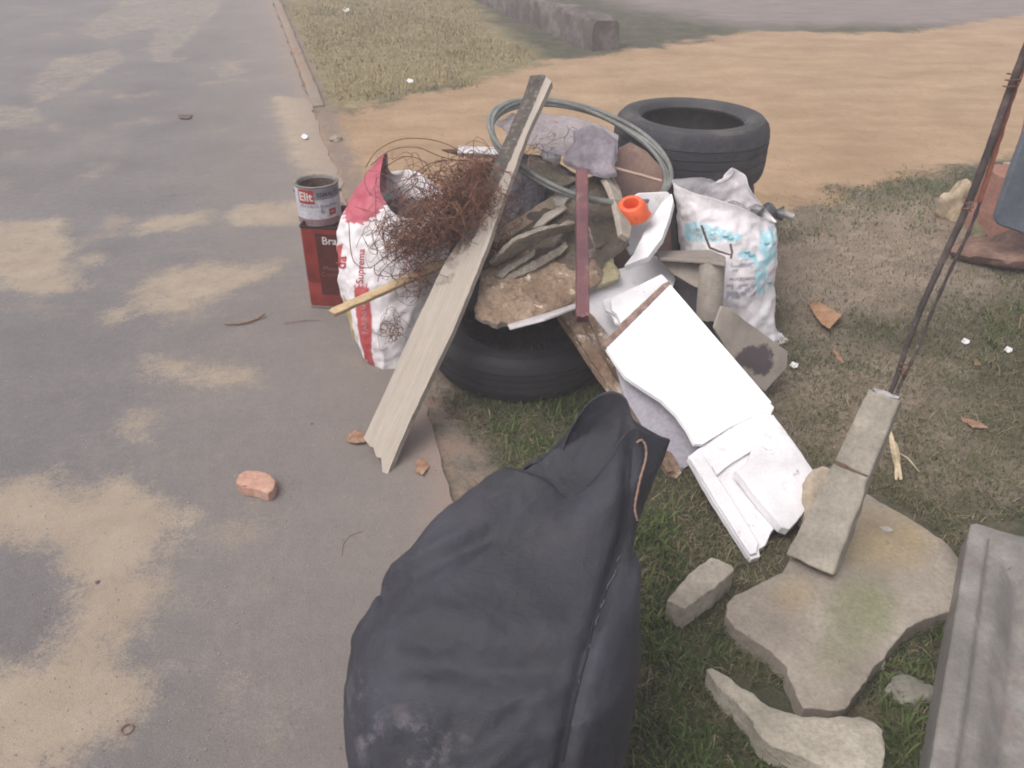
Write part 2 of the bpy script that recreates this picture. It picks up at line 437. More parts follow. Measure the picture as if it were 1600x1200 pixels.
# sheared grid that follows the kerb
U, Vv = np.meshgrid(np.array(list(np.arange(-6.6, -.5, .045))+list(np.arange(-.5, -.019, .03))+[-.015]), axis(-1.5, 12, .045, -30, 80))
def road_sheet():
    W = U+np.where(U > -.05, .05*(vnoise(Vv*1.0, Vv*0, 5, 2)+vnoise(Vv*1.0, Vv*0, 19, 3)*.6), 0)
    X = K0.x+KD.x*Vv+KN.x*W; Y = K0.y+KD.y*Vv+KN.y*W; Z = roadz(X, Y); ny, nx = X.shape
    me = bpy.data.meshes.new('road'); idx = np.arange(nx*ny).reshape(ny, nx)
    q = np.stack([idx[:-1, :-1], idx[:-1, 1:], idx[1:, 1:], idx[1:, :-1]], -1).reshape(-1, 4)
    me.from_pydata(np.stack([X, Y, Z], -1).reshape(-1, 3).tolist(), [], q.tolist()); me.update()
    me.polygons.foreach_set('use_smooth', [True]*len(me.polygons))
    a = me.attributes.new('sand', 'FLOAT', 'POINT'); a.data.foreach_set('value', np.clip(sandf(X, Y), -.5, .5).ravel().astype(np.float32))
    a = me.attributes.new('kerb', 'FLOAT', 'POINT'); a.data.foreach_set('value', np.clip(U, -2, 0).ravel().astype(np.float32))
    me.materials.append(road_m); o = bpy.data.objects.new('road', me); COL.objects.link(o); tag(o, kind='structure')
road_sheet()

# worn kerb: low concrete edging, buried in places
kerb_m = surf('kerb concrete', ['#7d7066', '#8d8176', '#9c9084'], 6, 90, .9, .5, spots=[(6, .42, .58, '#856d5c')])
V = []; Fc = []
def kerb_run(v0, v1, hgt, n):
    o = len(V)
    for i in range(n+1):
        s = v0+(v1-v0)*i/n; e = hgt*(1 if 0 < i < n else .4)
        for (u, z) in ((-.012, -.05), (-.012, e*.85), (.002, e), (.06, e), (.072, e*.85), (.072, -.05)):
            p = K0+KD*s+KN*(u+.008*noise.noise(Vector((s*6, u*30, 0)))); V.append(Vector((p.x, p.y, z+.006*noise.noise(Vector((s*8, u*20, 3))))))
    for i in range(n):
        for k in range(5): Fc.append((o+i*6+k, o+i*6+k+1, o+i*6+k+7, o+i*6+k+6))
    Fc.append((o, o+5, o+4, o+3, o+2, o+1)); e = o+n*6; Fc.append((e, e+1, e+2, e+3, e+4, e+5))
kerb_run(-1.4, -.06, .010, 26); kerb_run(4.6, 6.6, .03, 24); kerb_run(6.64, 9.2, .035, 24); kerb_run(9.24, 14, .04, 30)
tag(link('kerb', V, Fc, kerb_m, smooth=40, bevel=.004), kind='structure')

# ================================================================ GRASS
SL = [(1140, 940), (1225, 893), (1330, 752), (1430, 800), (1512, 880), (1490, 960), (1400, 1000), (1320, 1110), (1255, 1107), (1220, 1030), (1145, 985)]
EXC = [gpoly(SL, 0), gpoly([(1516, 815), (1900, 815), (1900, 1260), (1440, 1260)], 0), gpoly([(1100, 1050), (1380, 1120), (1380, 1240), (1280, 1210), (1180, 1150)], 0),
       gpoly([(1045, 940), (1110, 880), (1150, 900), (1075, 975)], 0), gpoly([(1080, 700), (1210, 640), (1270, 740), (1240, 820), (1175, 865)], 0)]
g = NT('grass blades')
ga = g.attr('print').outputs['Color']
g.b.inputs['Specular IOR Level'].default_value = .2
grass_m = g.done(ga, .7)
tr = g.n.new('ShaderNodeBsdfTranslucent'); ms = g.n.new('ShaderNodeMixShader'); ms.inputs[0].default_value = .25
g.l.new(ga, tr.inputs['Color']); g.l.new(g.b.outputs[0], ms.inputs[1]); g.l.new(tr.outputs[0], ms.inputs[2])
g.l.new(ms.outputs[0], g.n['Material Output'].inputs['Surface'])
def blades(name, label, n, x0, x1, y0, y1, dens, length, width, cols, lean, zoff=-.003):
    X = x0+(x1-x0)*rng.random(n); Y = y0+(y1-y0)*rng.random(n)
    p = dens(X, Y); k = rng.random(n) < p
    for e in EXC: k &= sdf(e, X, Y) < .0
    X, Y = X[k], Y[k]; n = len(X); Z = vz(X, Y)+zoff
    L = length*(.45+.9*rng.random(n))*(1+.8*vnoise(X, Y, 9, 4)); a = rng.random(n)*6.283; ln = lean*(.5+rng.random(n))
    W = width*(.6+.8*rng.random(n)); dx, dy = np.cos(a), np.sin(a); sx, sy = -dy*W/2, dx*W/2
    h1 = L*.55*np.cos(ln*.6); r1 = L*.55*np.sin(ln*.6); h2 = h1+L*.45*np.cos(np.minimum(ln*1.35, 1.9)); r2 = r1+L*.45*np.sin(np.minimum(ln*1.35, 1.9))
    V = np.zeros((n, 5, 3))
    V[:, 0] = np.stack([X-sx, Y-sy, Z], 1); V[:, 1] = np.stack([X+sx, Y+sy, Z], 1)
    V[:, 2] = np.stack([X+dx*r1+sx*.8, Y+dy*r1+sy*.8, Z+h1], 1); V[:, 3] = np.stack([X+dx*r1-sx*.8, Y+dy*r1-sy*.8, Z+h1], 1)
    V[:, 4] = np.stack([X+dx*r2, Y+dy*r2, Z+np.maximum(h2, .003)], 1)
    b = (np.arange(n)*5)[:, None]
    T = np.concatenate([b+np.array([[0, 1, 2]]), b+np.array([[0, 2, 3]]), b+np.array([[3, 2, 4]])], 1).reshape(-1, 3)
    me = bpy.data.meshes.new(name); me.vertices.add(n*5); me.vertices.foreach_set('co', V.reshape(-1).astype(np.float32))
    me.loops.add(len(T)*3); me.loops.foreach_set('vertex_index', T.reshape(-1).astype(np.int32))
    me.polygons.add(len(T)); me.polygons.foreach_set('loop_start', (np.arange(len(T))*3).astype(np.int32))
    me.polygons.foreach_set('loop_total', np.full(len(T), 3, np.int32)); me.update(); me.validate()
    cc = np.array([rgb(c) for c in cols]); ci = np.clip((rng.random(n)*.7+(vnoise(X, Y, 4, 8)+.5)*.5)*len(cc)-.4, 0, len(cc)-1.001).astype(int)
    C4 = np.ones((n, 5, 4)); C4[:, :, :3] = (cc[ci]*(.75+.5*rng.random((n, 1))))[:, None, :]
    ca = me.color_attributes.new('print', 'FLOAT_COLOR', 'POINT'); ca.data.foreach_set('color', C4.reshape(-1).astype(np.float32))
    me.materials.append(grass_m); o = bpy.data.objects.new(name, me); COL.objects.link(o)
    tag(o, label, 'grass', kind='stuff'); return o
S0, SO, SO2, DR, AD, ST = SAND, SOIL, SOIL2, DRY, ADD, STREET
def d_turf(X, Y):
    k = kd(X, Y); e = .12*vnoise(X, Y, 6, 3)
    p = np.clip((k-.035+e)/.10, 0, 1)*np.clip(.85+.6*vnoise(X, Y, 5, 5), .4, 1)
    p *= 1-np.clip((sdf(S0, X, Y)+.12+vnoise(X, Y, 3, 9)*.4)/.12, 0, 1)
    p *= 1-.82*np.clip((sdf(SO, X, Y)+.15+e*3)/.3, 0, 1); p *= 1-.12*np.clip((sdf(SO2, X, Y)+.1+e*2)/.3, 0, 1)
    p *= 1-.9*np.clip((sdf(DR, X, Y)+.1)/.2, 0, 1); p *= 1-np.clip((sdf(ST, X, Y)+.5)/.5, 0, 1)
    return p*np.clip(1.25-(Y-1.2)*.16, .25, 1)
blades('grass', 'short matted olive and brown grass of the roadside verge', 420000, -.9, 3.6, .7, 4.6, d_turf, .026, .0027,
       ['#323d22', '#3f4a2a', '#4d5434', '#575a3e', '#686349', '#7a7058', '#8c7f68'], 1.15)
def d_straw(X, Y): return np.clip((kd(X, Y)-.08)/.1, 0, 1)*(1-np.clip((sdf(S0, X, Y)+.05)/.1, 0, 1))*np.clip(.5+vnoise(X, Y, 6, 11)*1.3, .08, 1)
blades('dead_grass', 'pale dead straw lying flat over the verge soil', 42000, -.9, 3.6, .7, 4.8, d_straw, .045, .0018,
       ['#6f604c', '#827058', '#948268', '#a5937a', '#5f5040'], 1.9, 0)
GREEN = gpoly([(930, 1260), (960, 1080), (985, 960), (1010, 800), (1060, 980), (1120, 1080), (1200, 1180), (1300, 1260)])
GREEN2 = gpoly([(1330, 1120), (1400, 1010), (1480, 980), (1450, 1260), (1385, 1260)])
GREEN4 = gpoly([(670, 590), (800, 622), (940, 615), (1000, 700), (1060, 760), (1010, 800), (900, 720), (780, 740), (720, 780), (680, 680)])
GREEN3 = gpoly([(1460, 470), (1640, 440), (1700, 560), (1600, 640), (1500, 600), (1450, 540)])
def d_green(X, Y):
    s = np.maximum(np.maximum(sdf(GREEN, X, Y)+.04, sdf(GREEN2, X, Y)), np.maximum(sdf(GREEN3, X, Y)-.22, sdf(GREEN4, X, Y)-.09))
    return np.clip((s+.10+vnoise(X, Y, 7, 2)*.2)/.16, 0, 1)*np.clip((kd(X, Y)-.12)/.1, 0, 1)*np.clip(.6+vnoise(X, Y, 12, 7)*1.6, .05, 1)
blades('grass', 'greener broad bladed grass in the foreground beside the black bag', 110000, -.1, 2.4, .7, 3.6, d_green, .042, .0046,
       ['#2e3a1c', '#3a4a24', '#47562e', '#58643a', '#6c704a'], 1.0)
def d_dry(X, Y):
    p = np.clip((sdf(DR, X, Y)+vnoise(X, Y, 2, 3)*.5)/.25, 0, 1)*np.clip((kd(X, Y)-.1)/.1, 0, 1)
    return p*np.clip(.7+vnoise(X, Y, 2, 4)*.9, .1, 1)
blades('grass', 'dry yellowish grass patch beside the far stretch of road', 110000, -4.6, 1.6, 5.6, 15, d_dry, .042, .007,
       ['#625a38', '#786c46', '#8b7c54', '#988862', '#a69674', '#6c6644'], .8)
def d_add(X, Y): return np.clip((sdf(AD, X, Y)+.1+vnoise(X, Y, 4, 3)*.5)/.2, 0, 1)*np.clip(.5+vnoise(X, Y, 7, 4)*1.4, 0, 1)
blades('grass', 'green weedy strip along the right edge of the sandy drive', 26000, .9, 3.6, 3.2, 5.6, d_add, .03, .006,
       ['#4d5632', '#5c6640', '#6c7050'], .9)

# loose grit on the road and drive
V = []; Fc = []
for i in range(1300):
    if random.random() < .6: px, py = random.uniform(0, 700), random.uniform(300, 1200)
    elif random.random() < .5: px, py = random.uniform(1000, 1600), random.uniform(60, 320)
    else: px, py = random.uniform(1000, 1560), random.uniform(350, 1180)
    p = at(px, py, 0)
    if px < 700 and kd(p.x, p.y) > -.02 and py > 330: continue
    vg = px > 990 and py > 330
    r = random.uniform(.0012, .0035)*(1 if py > 330 else 2); o = len(V)
    q = [Vector((random.uniform(.6, 1), 0, 0)), Vector((0, random.uniform(.6, 1), 0)), Vector((-random.uniform(.6, 1), 0, 0)), Vector((0, -random.uniform(.6, 1), 0)), Vector((0, 0, .7)), Vector((0, 0, -.7))]
    z = .006 if not vg and (py > 330 or px < 500) else float(vz(np.array([p.x]), np.array([p.y]))[0])
    V += [Vector((p.x, p.y, z+r*.2))+v*r for v in q]
    for a, b in ((0, 1), (1, 2), (2, 3), (3, 0)): Fc += [(o+a, o+b, o+4), (o+b, o+a, o+5)]
tag(link('gravel', V, Fc, surf('grit', ['#7a6f66', '#938779', '#b5a898'], 30), smooth=0), 'loose grit scattered over the road and sandy drive', 'gravel', kind='stuff')

# haze volume added to lift the blacks like veiling flare in the lens
bm = bmesh.new(); bmesh.ops.create_cube(bm, size=1)
hv = [(v.co.x*150, v.co.y*150+28, -1.0 if v.co.z < 0 else 2.3) for v in bm.verts]; hf = [tuple(v.index for v in f.verts) for f in bm.faces]; bm.free()
hm = bpy.data.materials.new('haze'); hm.use_nodes = True; hn = hm.node_tree.nodes; hn.remove(hn['Principled BSDF'])
pv = hn.new('ShaderNodeVolumePrincipled'); pv.inputs['Color'].default_value = (.95, .89, .92, 1); pv.inputs['Density'].default_value = .019; pv.inputs['Anisotropy'].default_value = 0.0
hm.node_tree.links.new(pv.outputs[0], hn['Material Output'].inputs['Volume'])
hz = link('haze', hv, hf, hm, smooth=0); tag(hz, kind='stuff')

# ================================================================ OBJECTS
from mathutils.bvhtree import BVHTree
def H(h): return dict(h=h)
def Y(y): return dict(y=y)
def bvh_of(o):
    me = o.data; w = wloc(o)
    return BVHTree.FromPolygons([w+v.co for v in me.vertices], [tuple(p.vertices) for p in me.polygons])
def onto(b, px, py, off=.0015):
    p, n, i, d = b.ray_cast(Vector((0, 0, CAM_H)), ray(px, py).normalized())
    if p is None: return None
    if n.dot(ray(px, py)) > 0: n = -n
    return p+n*off
def on_or(b, px, py, off, y): return onto(b, px, py, off) or at(px, py, y=y)

# ---------------------------------------------------------------- tyres
rubber = surf('tyre rubber', ['#353336', '#413f42', '#504b4a'], 5, 60, .72, .25, .002, .25, spots=[(4, .52, .75, '#6b615c')])
tread_m = surf('tyre tread', ['#323239', '#3b3a40', '#494648'], 5, 80, .8, .4, .003, .3, spots=[(3, .55, .8, '#675d58')])
shade_rubber = surf('shade-darkened rubber', ['#1d1c20', '#262529', '#302e31'], 5, 60, .75, .25, .002, .25)  # rubber copy darkened: the shade under the pile is put into its colour
def make_tyre(c, tilt, label, R=.305, W=.2, rb=.2, seg=120, seed=0, mt=None, ms=None):
    root = thing('tyre', c, label, 'tyre', 'discarded car tyres')
    def lathe(prof, name, mat, blocks=False):
        V = []; Fc = []; m = len(prof)
        M = Matrix.Rotation(tilt[0], 3, 'X') @ Matrix.Rotation(tilt[1], 3, 'Y') @ Matrix.Rotation(seed, 3, 'Z')
        for i in range(seg):
            a = 2*math.pi*i/seg
            for k, (r, z, bl) in enumerate(prof):
                rr = r-(.004 if (bl == 1 and i % 4 == 0) or (bl == 2 and (i+2) % 4 == 0) else 0)
                rr += .003*math.sin(2*a+seed)
                V.append(Vector(c)+Vector((0, 0, W/2))+M @ Vector((math.cos(a)*rr, math.sin(a)*rr, z)))
        for i in range(seg):
            j = (i+1) % seg
            for k in range(m-1): Fc.append((i*m+k, j*m+k, j*m+k+1, i*m+k+1))
        return link(name, V, Fc, mat, root, smooth=40)
    w = W/2
    tp = [(R-.022, -w*.9, 0), (R-.010, -w*.80, 1), (R-.004, -w*.66, 1), (R-.001, -w*.5, 1)]
    for g0 in (-.42, -.14, .14, .42):
        tp += [(R, w*(g0-.035), 0), (R-.004, w*(g0-.03), 0), (R-.004, w*(g0+.03), 0), (R, w*(g0+.035), 0)]
        if g0 < .4: tp += [(R+.0005, w*(g0+.14), 2)]
    tp += [(R-.001, w*.5, 1), (R-.004, w*.66, 1), (R-.010, w*.80, 1), (R-.022, w*.9, 0)]
    lathe(tp, 'tread', mt or tread_m)
    side = [(R-.022, w*.9, 0), (R-.028, w*.955, 0), (R-.032, w*.95, 0), (R-.045, w*.99, 0), (R-.06, w*1.0, 0), (rb+.03, w*.96, 0), (rb+.022, w*.93, 0), (rb+.018, w*.95, 0), (rb+.006, w*.86, 0), (rb, w*.78, 0),
            (rb+.004, w*.70, 0), (rb+.02, w*.76, 0), (R-.05, w*.82, 0), (R-.025, w*.7, 0)]
    lathe(side+[(R-.02, 0, 0)]+[(r, -z, b_) for r, z, b_ in side[::-1]], 'sidewall', ms or rubber)
    return root
tx, ty = .726, 3.41
make_tyre((tx-.02, ty+.02, 0), (0, 0), 'bottom car tyre of the stack behind the turquoise print sack', seed=.4, W=.2)
make_tyre((tx-.012, ty, .203), (0, 0), 'middle car tyre of the stack behind the turquoise print sack', seed=1.4, R=.3)
make_tyre((tx, ty, .403), (.0, .015), 'worn dark car tyre on top of the stack with its open hole showing', seed=2.2, R=.312, W=.25, rb=.205)
make_tyre((.035, 2.575, .0), (0, 0), 'shade-darkened black car tyre lying flat on the grass under the front of the rubble pile', seed=.9, R=.315, W=.165, rb=.205, mt=shade_rubber, ms=shade_rubber)

# ---------------------------------------------------------------- tins
red_m = surf('red tin paint', ['#5e1a16', '#7c241b', '#8f2d20'], 9, 140, .5, .2, .002, .25, spots=[(5, .56, .66, '#33201d')], spec=.5)
drk_m = surf('dark tin label', ['#261a1a', '#33201f'], 9, 100, .6, .2)
tinm = surf('dull tin', ['#6b625d', '#8c8580'], 20, 160, .45, .2, spots=[(18, .5, .62, '#5a3a2c')], spec=.6)
white_ink = surf('white ink', ['#b8b0ac', '#cfc8c4'], 30, 120, .6, .1)
a0 = at(485, 480, h=.006); ang = math.radians(-7); bx_ = Vector((math.cos(ang), math.sin(ang), 0)); by_ = Vector((-math.sin(ang), math.cos(ang), 0))
CW, CH = .232, .34
cc = a0+bx_*CW/2+by_*CW/2
root = thing('paint_tin', cc, 'tall square red paint tin standing on the road behind the sack', 'paint tin')
def rbox(w, d, z0, z1, r, n=5):
    ring = []
    for q, (sx, sy) in enumerate(((1, 1), (-1, 1), (-1, -1), (1, -1))):
        for k in range(n+1):
            a = math.pi/2*(q+k/n); ring.append(bx_*(sx*(w/2-r)+math.cos(a)*r)+by_*(sy*(d/2-r)+math.sin(a)*r))
    return ring
def tin_shell(levels, name, mat, cap=True):
    V = []; Fc = []
    for (w, z) in levels: V += [cc+p+Vector((0, 0, z)) for p in rbox(w, w, 0, 0, .014)]
    m = 24
    for i in range(len(levels)-1):
        for k in range(m): l = (k+1) % m; Fc.append((i*m+k, i*m+l, (i+1)*m+l, (i+1)*m+k))
    if cap: Fc.append(tuple(range(m))[::-1]); Fc.append(tuple((len(levels)-1)*m+k for k in range(m)))
    return link(name, V, Fc, mat, root, smooth=40)
tin_shell([(CW, .006), (CW, .10), (CW-.003, .105), (CW-.003, .11), (CW, .115), (CW, CH-.01), (CW, CH-.006), (CW-.012, CH-.012), (CW-.014, CH-.03)], 'body', red_m)
tin_shell([(CW+.004, 0), (CW+.006, .004), (CW+.004, .009), (CW-.002, .009)], 'base_rim', tinm)
tin_shell([(CW+.002, CH-.008), (CW+.006, CH-.002), (CW+.003, CH+.002), (CW-.008, CH+.001), (CW-.01, CH-.008)], 'top_rim', drk_m, cap=False)
# printed label with dark band
V = [cc-by_*(CW/2+.0012)+bx_*x+Vector((0, 0, z)) for x, z in ((-.058, .06), (.1, .06), (.1, .312), (-.058, .312))]
link('label', V, [(0, 1, 2, 3)], surf('tin label print', ['#3d1714', '#551c17', '#3a2622'], 14, 120, .55, .15), root, smooth=0)
lettering('Brasilux', .043, lambda x, y: cc-by_*(CW/2+.0022)+bx_*(x+.035)+Vector((0, 0, y+.285)), white_ink, root, bold=.0006)
lettering('Massa\nCorrida', .026, lambda x, y: cc-by_*(CW/2+.0022)+bx_*(x-.01)+Vector((0, 0, y+.16)), surf('faded ink', ['#7d4a40', '#8b5a4e'], 30), root)

pc = at(502, 347, y=3.09); pc.z = CH-.012; pr, ph = .082, .152
root = thing('paint_can', pc, 'small round white and red paint can standing on the square red tin', 'paint can')
def lath(prof, c, name, mat, parent, seg=48, M=None, smooth=40, cap=False):
    V = []; Fc = []; m = len(prof)
    for i in range(seg):
        a = 2*math.pi*i/seg
        for (r, z) in prof:
            p = Vector((math.cos(a)*r, math.sin(a)*r, z)); V.append(Vector(c)+(M @ p if M else p))
    for i in range(seg):
        j = (i+1) % seg
        for k in range(m-1): Fc.append((i*m+k, j*m+k, j*m+k+1, i*m+k+1))
    if cap: Fc.append(tuple(i*m for i in range(seg))[::-1])
    return link(name, V, Fc, mat, parent, smooth=smooth)
lblm = surf('white can label', ['#a4a4b0', '#bcbac2', '#cecacc'], 10, 90, .55, .15, spots=[(16, .6, .68, '#6c5a58')])
lath([(pr, .004), (pr, ph-.006)], pc, 'label', lblm, root)
lath([(0, 0), (pr-.001, 0), (pr+.002, .003), (pr-.001, .007), (pr-.001, ph-.01), (pr+.003, ph-.004), (pr+.003, ph), (pr-.002, ph+.002), (pr-.008, ph-.001), (pr-.011, ph-.012), (pr-.006, ph-.02), (pr-.006, .02), (0, .02)], pc, 'body', tinm, root)
lath([(0, ph-.05), (pr-.0065, ph-.05)], pc, 'dried_paint', surf('dried red paint', ['#4d2522', '#6e3a33'], 12), root)
def cyl(x0, z0, fr=.0012):
    def f(x, y):
        a = -math.pi/2+(x+x0)/pr; return pc+Vector((math.cos(a)*(pr+fr), math.sin(a)*(pr+fr), y+z0))
    return f
def patch(x0, x1, z0, z1, fr, mat, name='label_patch', n=10):
    f = cyl(0, 0, fr); V = []; Fc = []
    for i in range(n+1):
        x = x0+(x1-x0)*i/n; V += [f(x, z0), f(x, z1)]
    for i in range(n): Fc.append((2*i, 2*i+2, 2*i+3, 2*i+1))
    return link(name, V, Fc, mat, root, smooth=180)
redlab = surf('red label ink', ['#94282a', '#a8393a'], 20, 90, .55, .1); greylab = surf('grey label ink', ['#77747c', '#8a8890'], 20, 90, .55, .1)
inkd = surf('dark ink', ['#3c3537', '#4a4244'], 30, 90, .6, .1)
patch(-.064, .004, .088, .142, .0012, redlab); patch(.006, .12, .104, .142, .0013, greylab); patch(.055, .085, .040, .064, .0012, redlab)
patch(-.10, .10, .006, .028, .0012, surf('pink ink', ['#83686f', '#95787c'], 20), n=20)
lettering('Elit', .046, cyl(-.030, .114, .0022), white_ink, root, bold=.0012)
lettering('ESMALTE', .023, cyl(.060, .122, .0022), inkd, root, bold=.0005)
lettering('MULTI ALTA QUALIDADE', .013, cyl(.020, .078, .0022), inkd, root)
lettering('Elit', .014, cyl(.070, .052, .0022), white_ink, root)
for s in (-1, 1):
    v, f = tube([pc+Vector((s*(pr+.001), 0, ph-.035)), pc+Vector((s*(pr+.010), 0, ph-.035))], .006, 10); link('handle_lug', v, f, tinm, root)

# ---------------------------------------------------------------- generic sack
def sack(name, rings, rim, nu, per, mat, parent, disp, v0=.75, sup=1.0, thick=.0015, colfn=None, close_bottom=True):
    """rings: (L(px,py), R(px,py), Ymid, front, back, dzF, dzB); rim: [(angle, (px,py,Y))]"""
    L = []; R = []; Fr = []; B = []
    for (l, r, ym, fd, bd, zf, zb) in rings:
        a, b = at(*l, y=ym), at(*r, y=ym); m = (a+b)/2
        L.append(a); R.append(b); Fr.append(m+Vector((0, -fd, zf))); B.append(m+Vector((0, bd, zb)))
    Lc, Rc, Fc_, Bc = [catmull(q, per) for q in (L, R, Fr, B)]
    nv = len(Lc)
    loop = []
    if rim:
        rm = sorted((a % 360, at(p[0], p[1], y=p[2])) for a, p in rim); n = len(rm)
        for j in range(nu):
            a = 360*j/nu
            i = max([k for k in range(n) if rm[k][0] <= a] or [n-1]); k2 = (i+1) % n
            a0_, a1_ = rm[i][0], rm[k2][0]; a1_ += 360 if a1_ <= a0_ else 0; aa = a+(360 if a < a0_ else 0)
            tt = (aa-a0_)/(a1_-a0_); p0, p1, p2, p3 = rm[i-1][1], rm[i][1], rm[k2][1], rm[(i+2) % n][1]
            loop.append(.5*((2*p1)+(p2-p0)*tt+(2*p0-5*p1+4*p2-p3)*tt*tt+(3*p1-p0-3*p2+p3)*tt**3))
    V = []
    for i in range(nv):
        v = i/(nv-1); m = (Lc[i]+Rc[i])/2
        for j in range(nu):
            a = 2*math.pi*j/nu; ca, sa = math.cos(a), math.sin(a)
            if sup != 1: ca = math.copysign(abs(ca)**sup, ca); sa = math.copysign(abs(sa)**sup, sa)
            p = m+(Rc[i]-Lc[i])*.5*ca+((Fc_[i]-m) if sa > 0 else (Bc[i]-m))*abs(sa)
            if rim and v > v0:
                w = ((v-v0)/(1-v0))**1.5; p = p.lerp(loop[j], w)
            V.append(p)
    # displace outwards
    out = []
    for i in range(nv):
        c = sum((V[i*nu+j] for j in range(0, nu, 4)), Vector())/len(range(0, nu, 4))
        for j in range(nu):
            p = V[i*nu+j]; tu = V[i*nu+(j+1) % nu]-V[i*nu+j-1]; tv = V[min(i+1, nv-1)*nu+j]-V[max(i-1, 0)*nu+j]
            n = tv.cross(tu); n = n.normalized() if n.length > 1e-9 else (p-c).normalized()
            if n.dot(p-c) < 0 and (p-c).length > .02: n = -n
            out.append(p+n*disp(p, 360*j/nu, i/(nv-1)))
    F_ = []
    for i in range(nv-1):
        for j in range(nu): l = (j+1) % nu; F_.append((i*nu+l, i*nu+j, (i+1)*nu+j, (i+1)*nu+l))
    if close_bottom: F_.append(tuple(range(nu)))
    cols = [colfn(p, *proj(*p), j % nu*360/nu) for j, p in enumerate(out)] if colfn else None
    for p in out: p.z = max(p.z, .003)
    o = link(name, out, F_, mat, parent, smooth=180, cols=cols)
    s = o.modifiers.new('thickness', 'SOLIDIFY'); s.thickness = thick; s.offset = -1
    return o
def ridge(p, s, seed, q=(1, 1, 1)):
    v = 1-abs(noise.noise(Vector((p.x*s*q[0]+seed, p.y*s*q[1], p.z*s*q[2]-seed))))*2.2
    return max(0, v)**2

# ---------------------------------------------------------------- black bag
t = NT('black woven tarpaulin')
n1 = t.noise(4, 7, .7); n2 = t.noise(7, 6, .7, stretch=(1, 1, .35)); n3 = t.noise(420, 2, .8)
c = t.ramp(n1, [(.3, rgb('#1a1a20')), (.5, rgb('#27272f')), (.7, rgb('#3b3b45'))])
c = t.mix(t.ramp(n2, [(.5, 0.0), (.75, .5)]), c, rgb('#403c3f'))
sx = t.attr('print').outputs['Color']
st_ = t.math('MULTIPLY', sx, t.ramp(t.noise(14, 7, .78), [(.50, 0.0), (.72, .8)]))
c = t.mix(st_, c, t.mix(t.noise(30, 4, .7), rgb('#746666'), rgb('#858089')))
wv = t.n.new('ShaderNodeTexWave'); wv.inputs['Scale'].default_value = 110; wv.inputs['Distortion'].default_value = 1.5; wv.bands_direction = 'Z'
t.l.new(t.tc, wv.inputs['Vector'])
tarp = t.done(c, t.ramp(n1, [(.3, .50), (.7, .72)]), t.bump(n3, .35, .0015, t.bump(wv.outputs['Fac'], .12, .001, t.bump(t.noise(14, 8, .75, stretch=(1, 1, .6)), .6, .010))))
t.b.inputs['Specular IOR Level'].default_value = .4
root = thing('rubble_bag', at(770, 1290, y=.88)*1.0, 'large open black woven bag slumped on the kerb in the foreground', 'bag')
root.location.z = 0
def bag_disp(p, a, v):
    px, py = proj(*p)
    d = .014*noise.noise(p*4)+.003*noise.noise(p*12)
    # long drawn folds running from the mouth down to the left
    k = math.sin(math.radians(a)) > -.2
    q_ = Vector((p.x*.8+p.z*.6, p.y, p.z*.8-p.x*.6))      # folds run down to the left
    mk = min(1, max(0, .5+1.6*noise.noise(p*3.2+Vector((4, 1, 7)))))
    d += .006*ridge(q_, 4, 3, (.5, 1, 1.7))-.002+mk*(.0045*ridge(q_, 9, 8, (.5, 1, 1.5))+.0028*ridge(q_, 19, 2, (.6, 1, 1.3)))+.0016*ridge(p, 34, 5, (1.2, 1, .9))*(.4+mk)
    # sagging crease across the belly
    yl = 1040-.00045*(px-770)**2*(-1)*1.0+14*math.sin(px*.02)
    yl = 1020+.0006*(px-700)**2 if px < 700 else 1020-.0008*(px-700)**2+.18*(px-700)
    g = math.exp(-((py-yl-18)/26)**2); e_ = min(1, max(0, (px-575)/60))*min(1, max(0, (930-px)/60)); d -= .011*g*e_; d += .009*math.exp(-((py-yl+38)/36)**2)*e_
    # fold below left shoulder
    q = abs((px-600)*.55+(py-900)*.83)
    d += .012*math.exp(-((py-(905+(px-600)*-.55))/16)**2)*(1 if 590 < px < 800 else 0)*min(1, max(0, (800-px)/80))
    d -= .010*math.exp(-((py-(930+(px-600)*-.55))/16)**2)*(1 if 590 < px < 800 else 0)*min(1, max(0, (800-px)/80))
    # pinch beside the seam
    sxp = 985-(py-690)*.05 if py < 830 else 978-(py-830)*.33 if py < 1010 else 918-(py-1010)*.2
    d -= .012*math.exp(-((px-sxp)/12)**2)
    return d*min(1, max(.15, (1-v)*9))*min(1, .2+v*6)
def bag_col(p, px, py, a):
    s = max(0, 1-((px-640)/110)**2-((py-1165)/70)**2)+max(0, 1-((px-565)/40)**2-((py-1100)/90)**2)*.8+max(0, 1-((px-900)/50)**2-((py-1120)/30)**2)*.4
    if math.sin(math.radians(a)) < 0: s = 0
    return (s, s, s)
RB = [((620, 1300), (935, 1300), .865, .17, .18, 0, 0), ((575, 1255), (960, 1240), .87, .20, .20, 0, 0), ((556, 1195), (965, 1190), .885, .21, .21, .01, 0), ((545, 1130), (980, 1120), .905, .215, .21, .015, 0), ((543, 1062), (1000, 1040), .935, .21, .2, .02, 0),
      ((557, 992), (1002, 960), .975, .19, .19, .02, .0), ((600, 935), (999, 900), 1.02, .175, .18, .01, .0), ((648, 873), (986, 860), 1.065, .15, .17, .0, .01),
      ((698, 812), (992, 815), 1.115, .13, .15, -.01, -.03), ((745, 765), (1018, 750), 1.16, .105, .13, -.02, -.08), ((788, 732), (1047, 690), 1.20, .08, .11, -.03, -.09)]
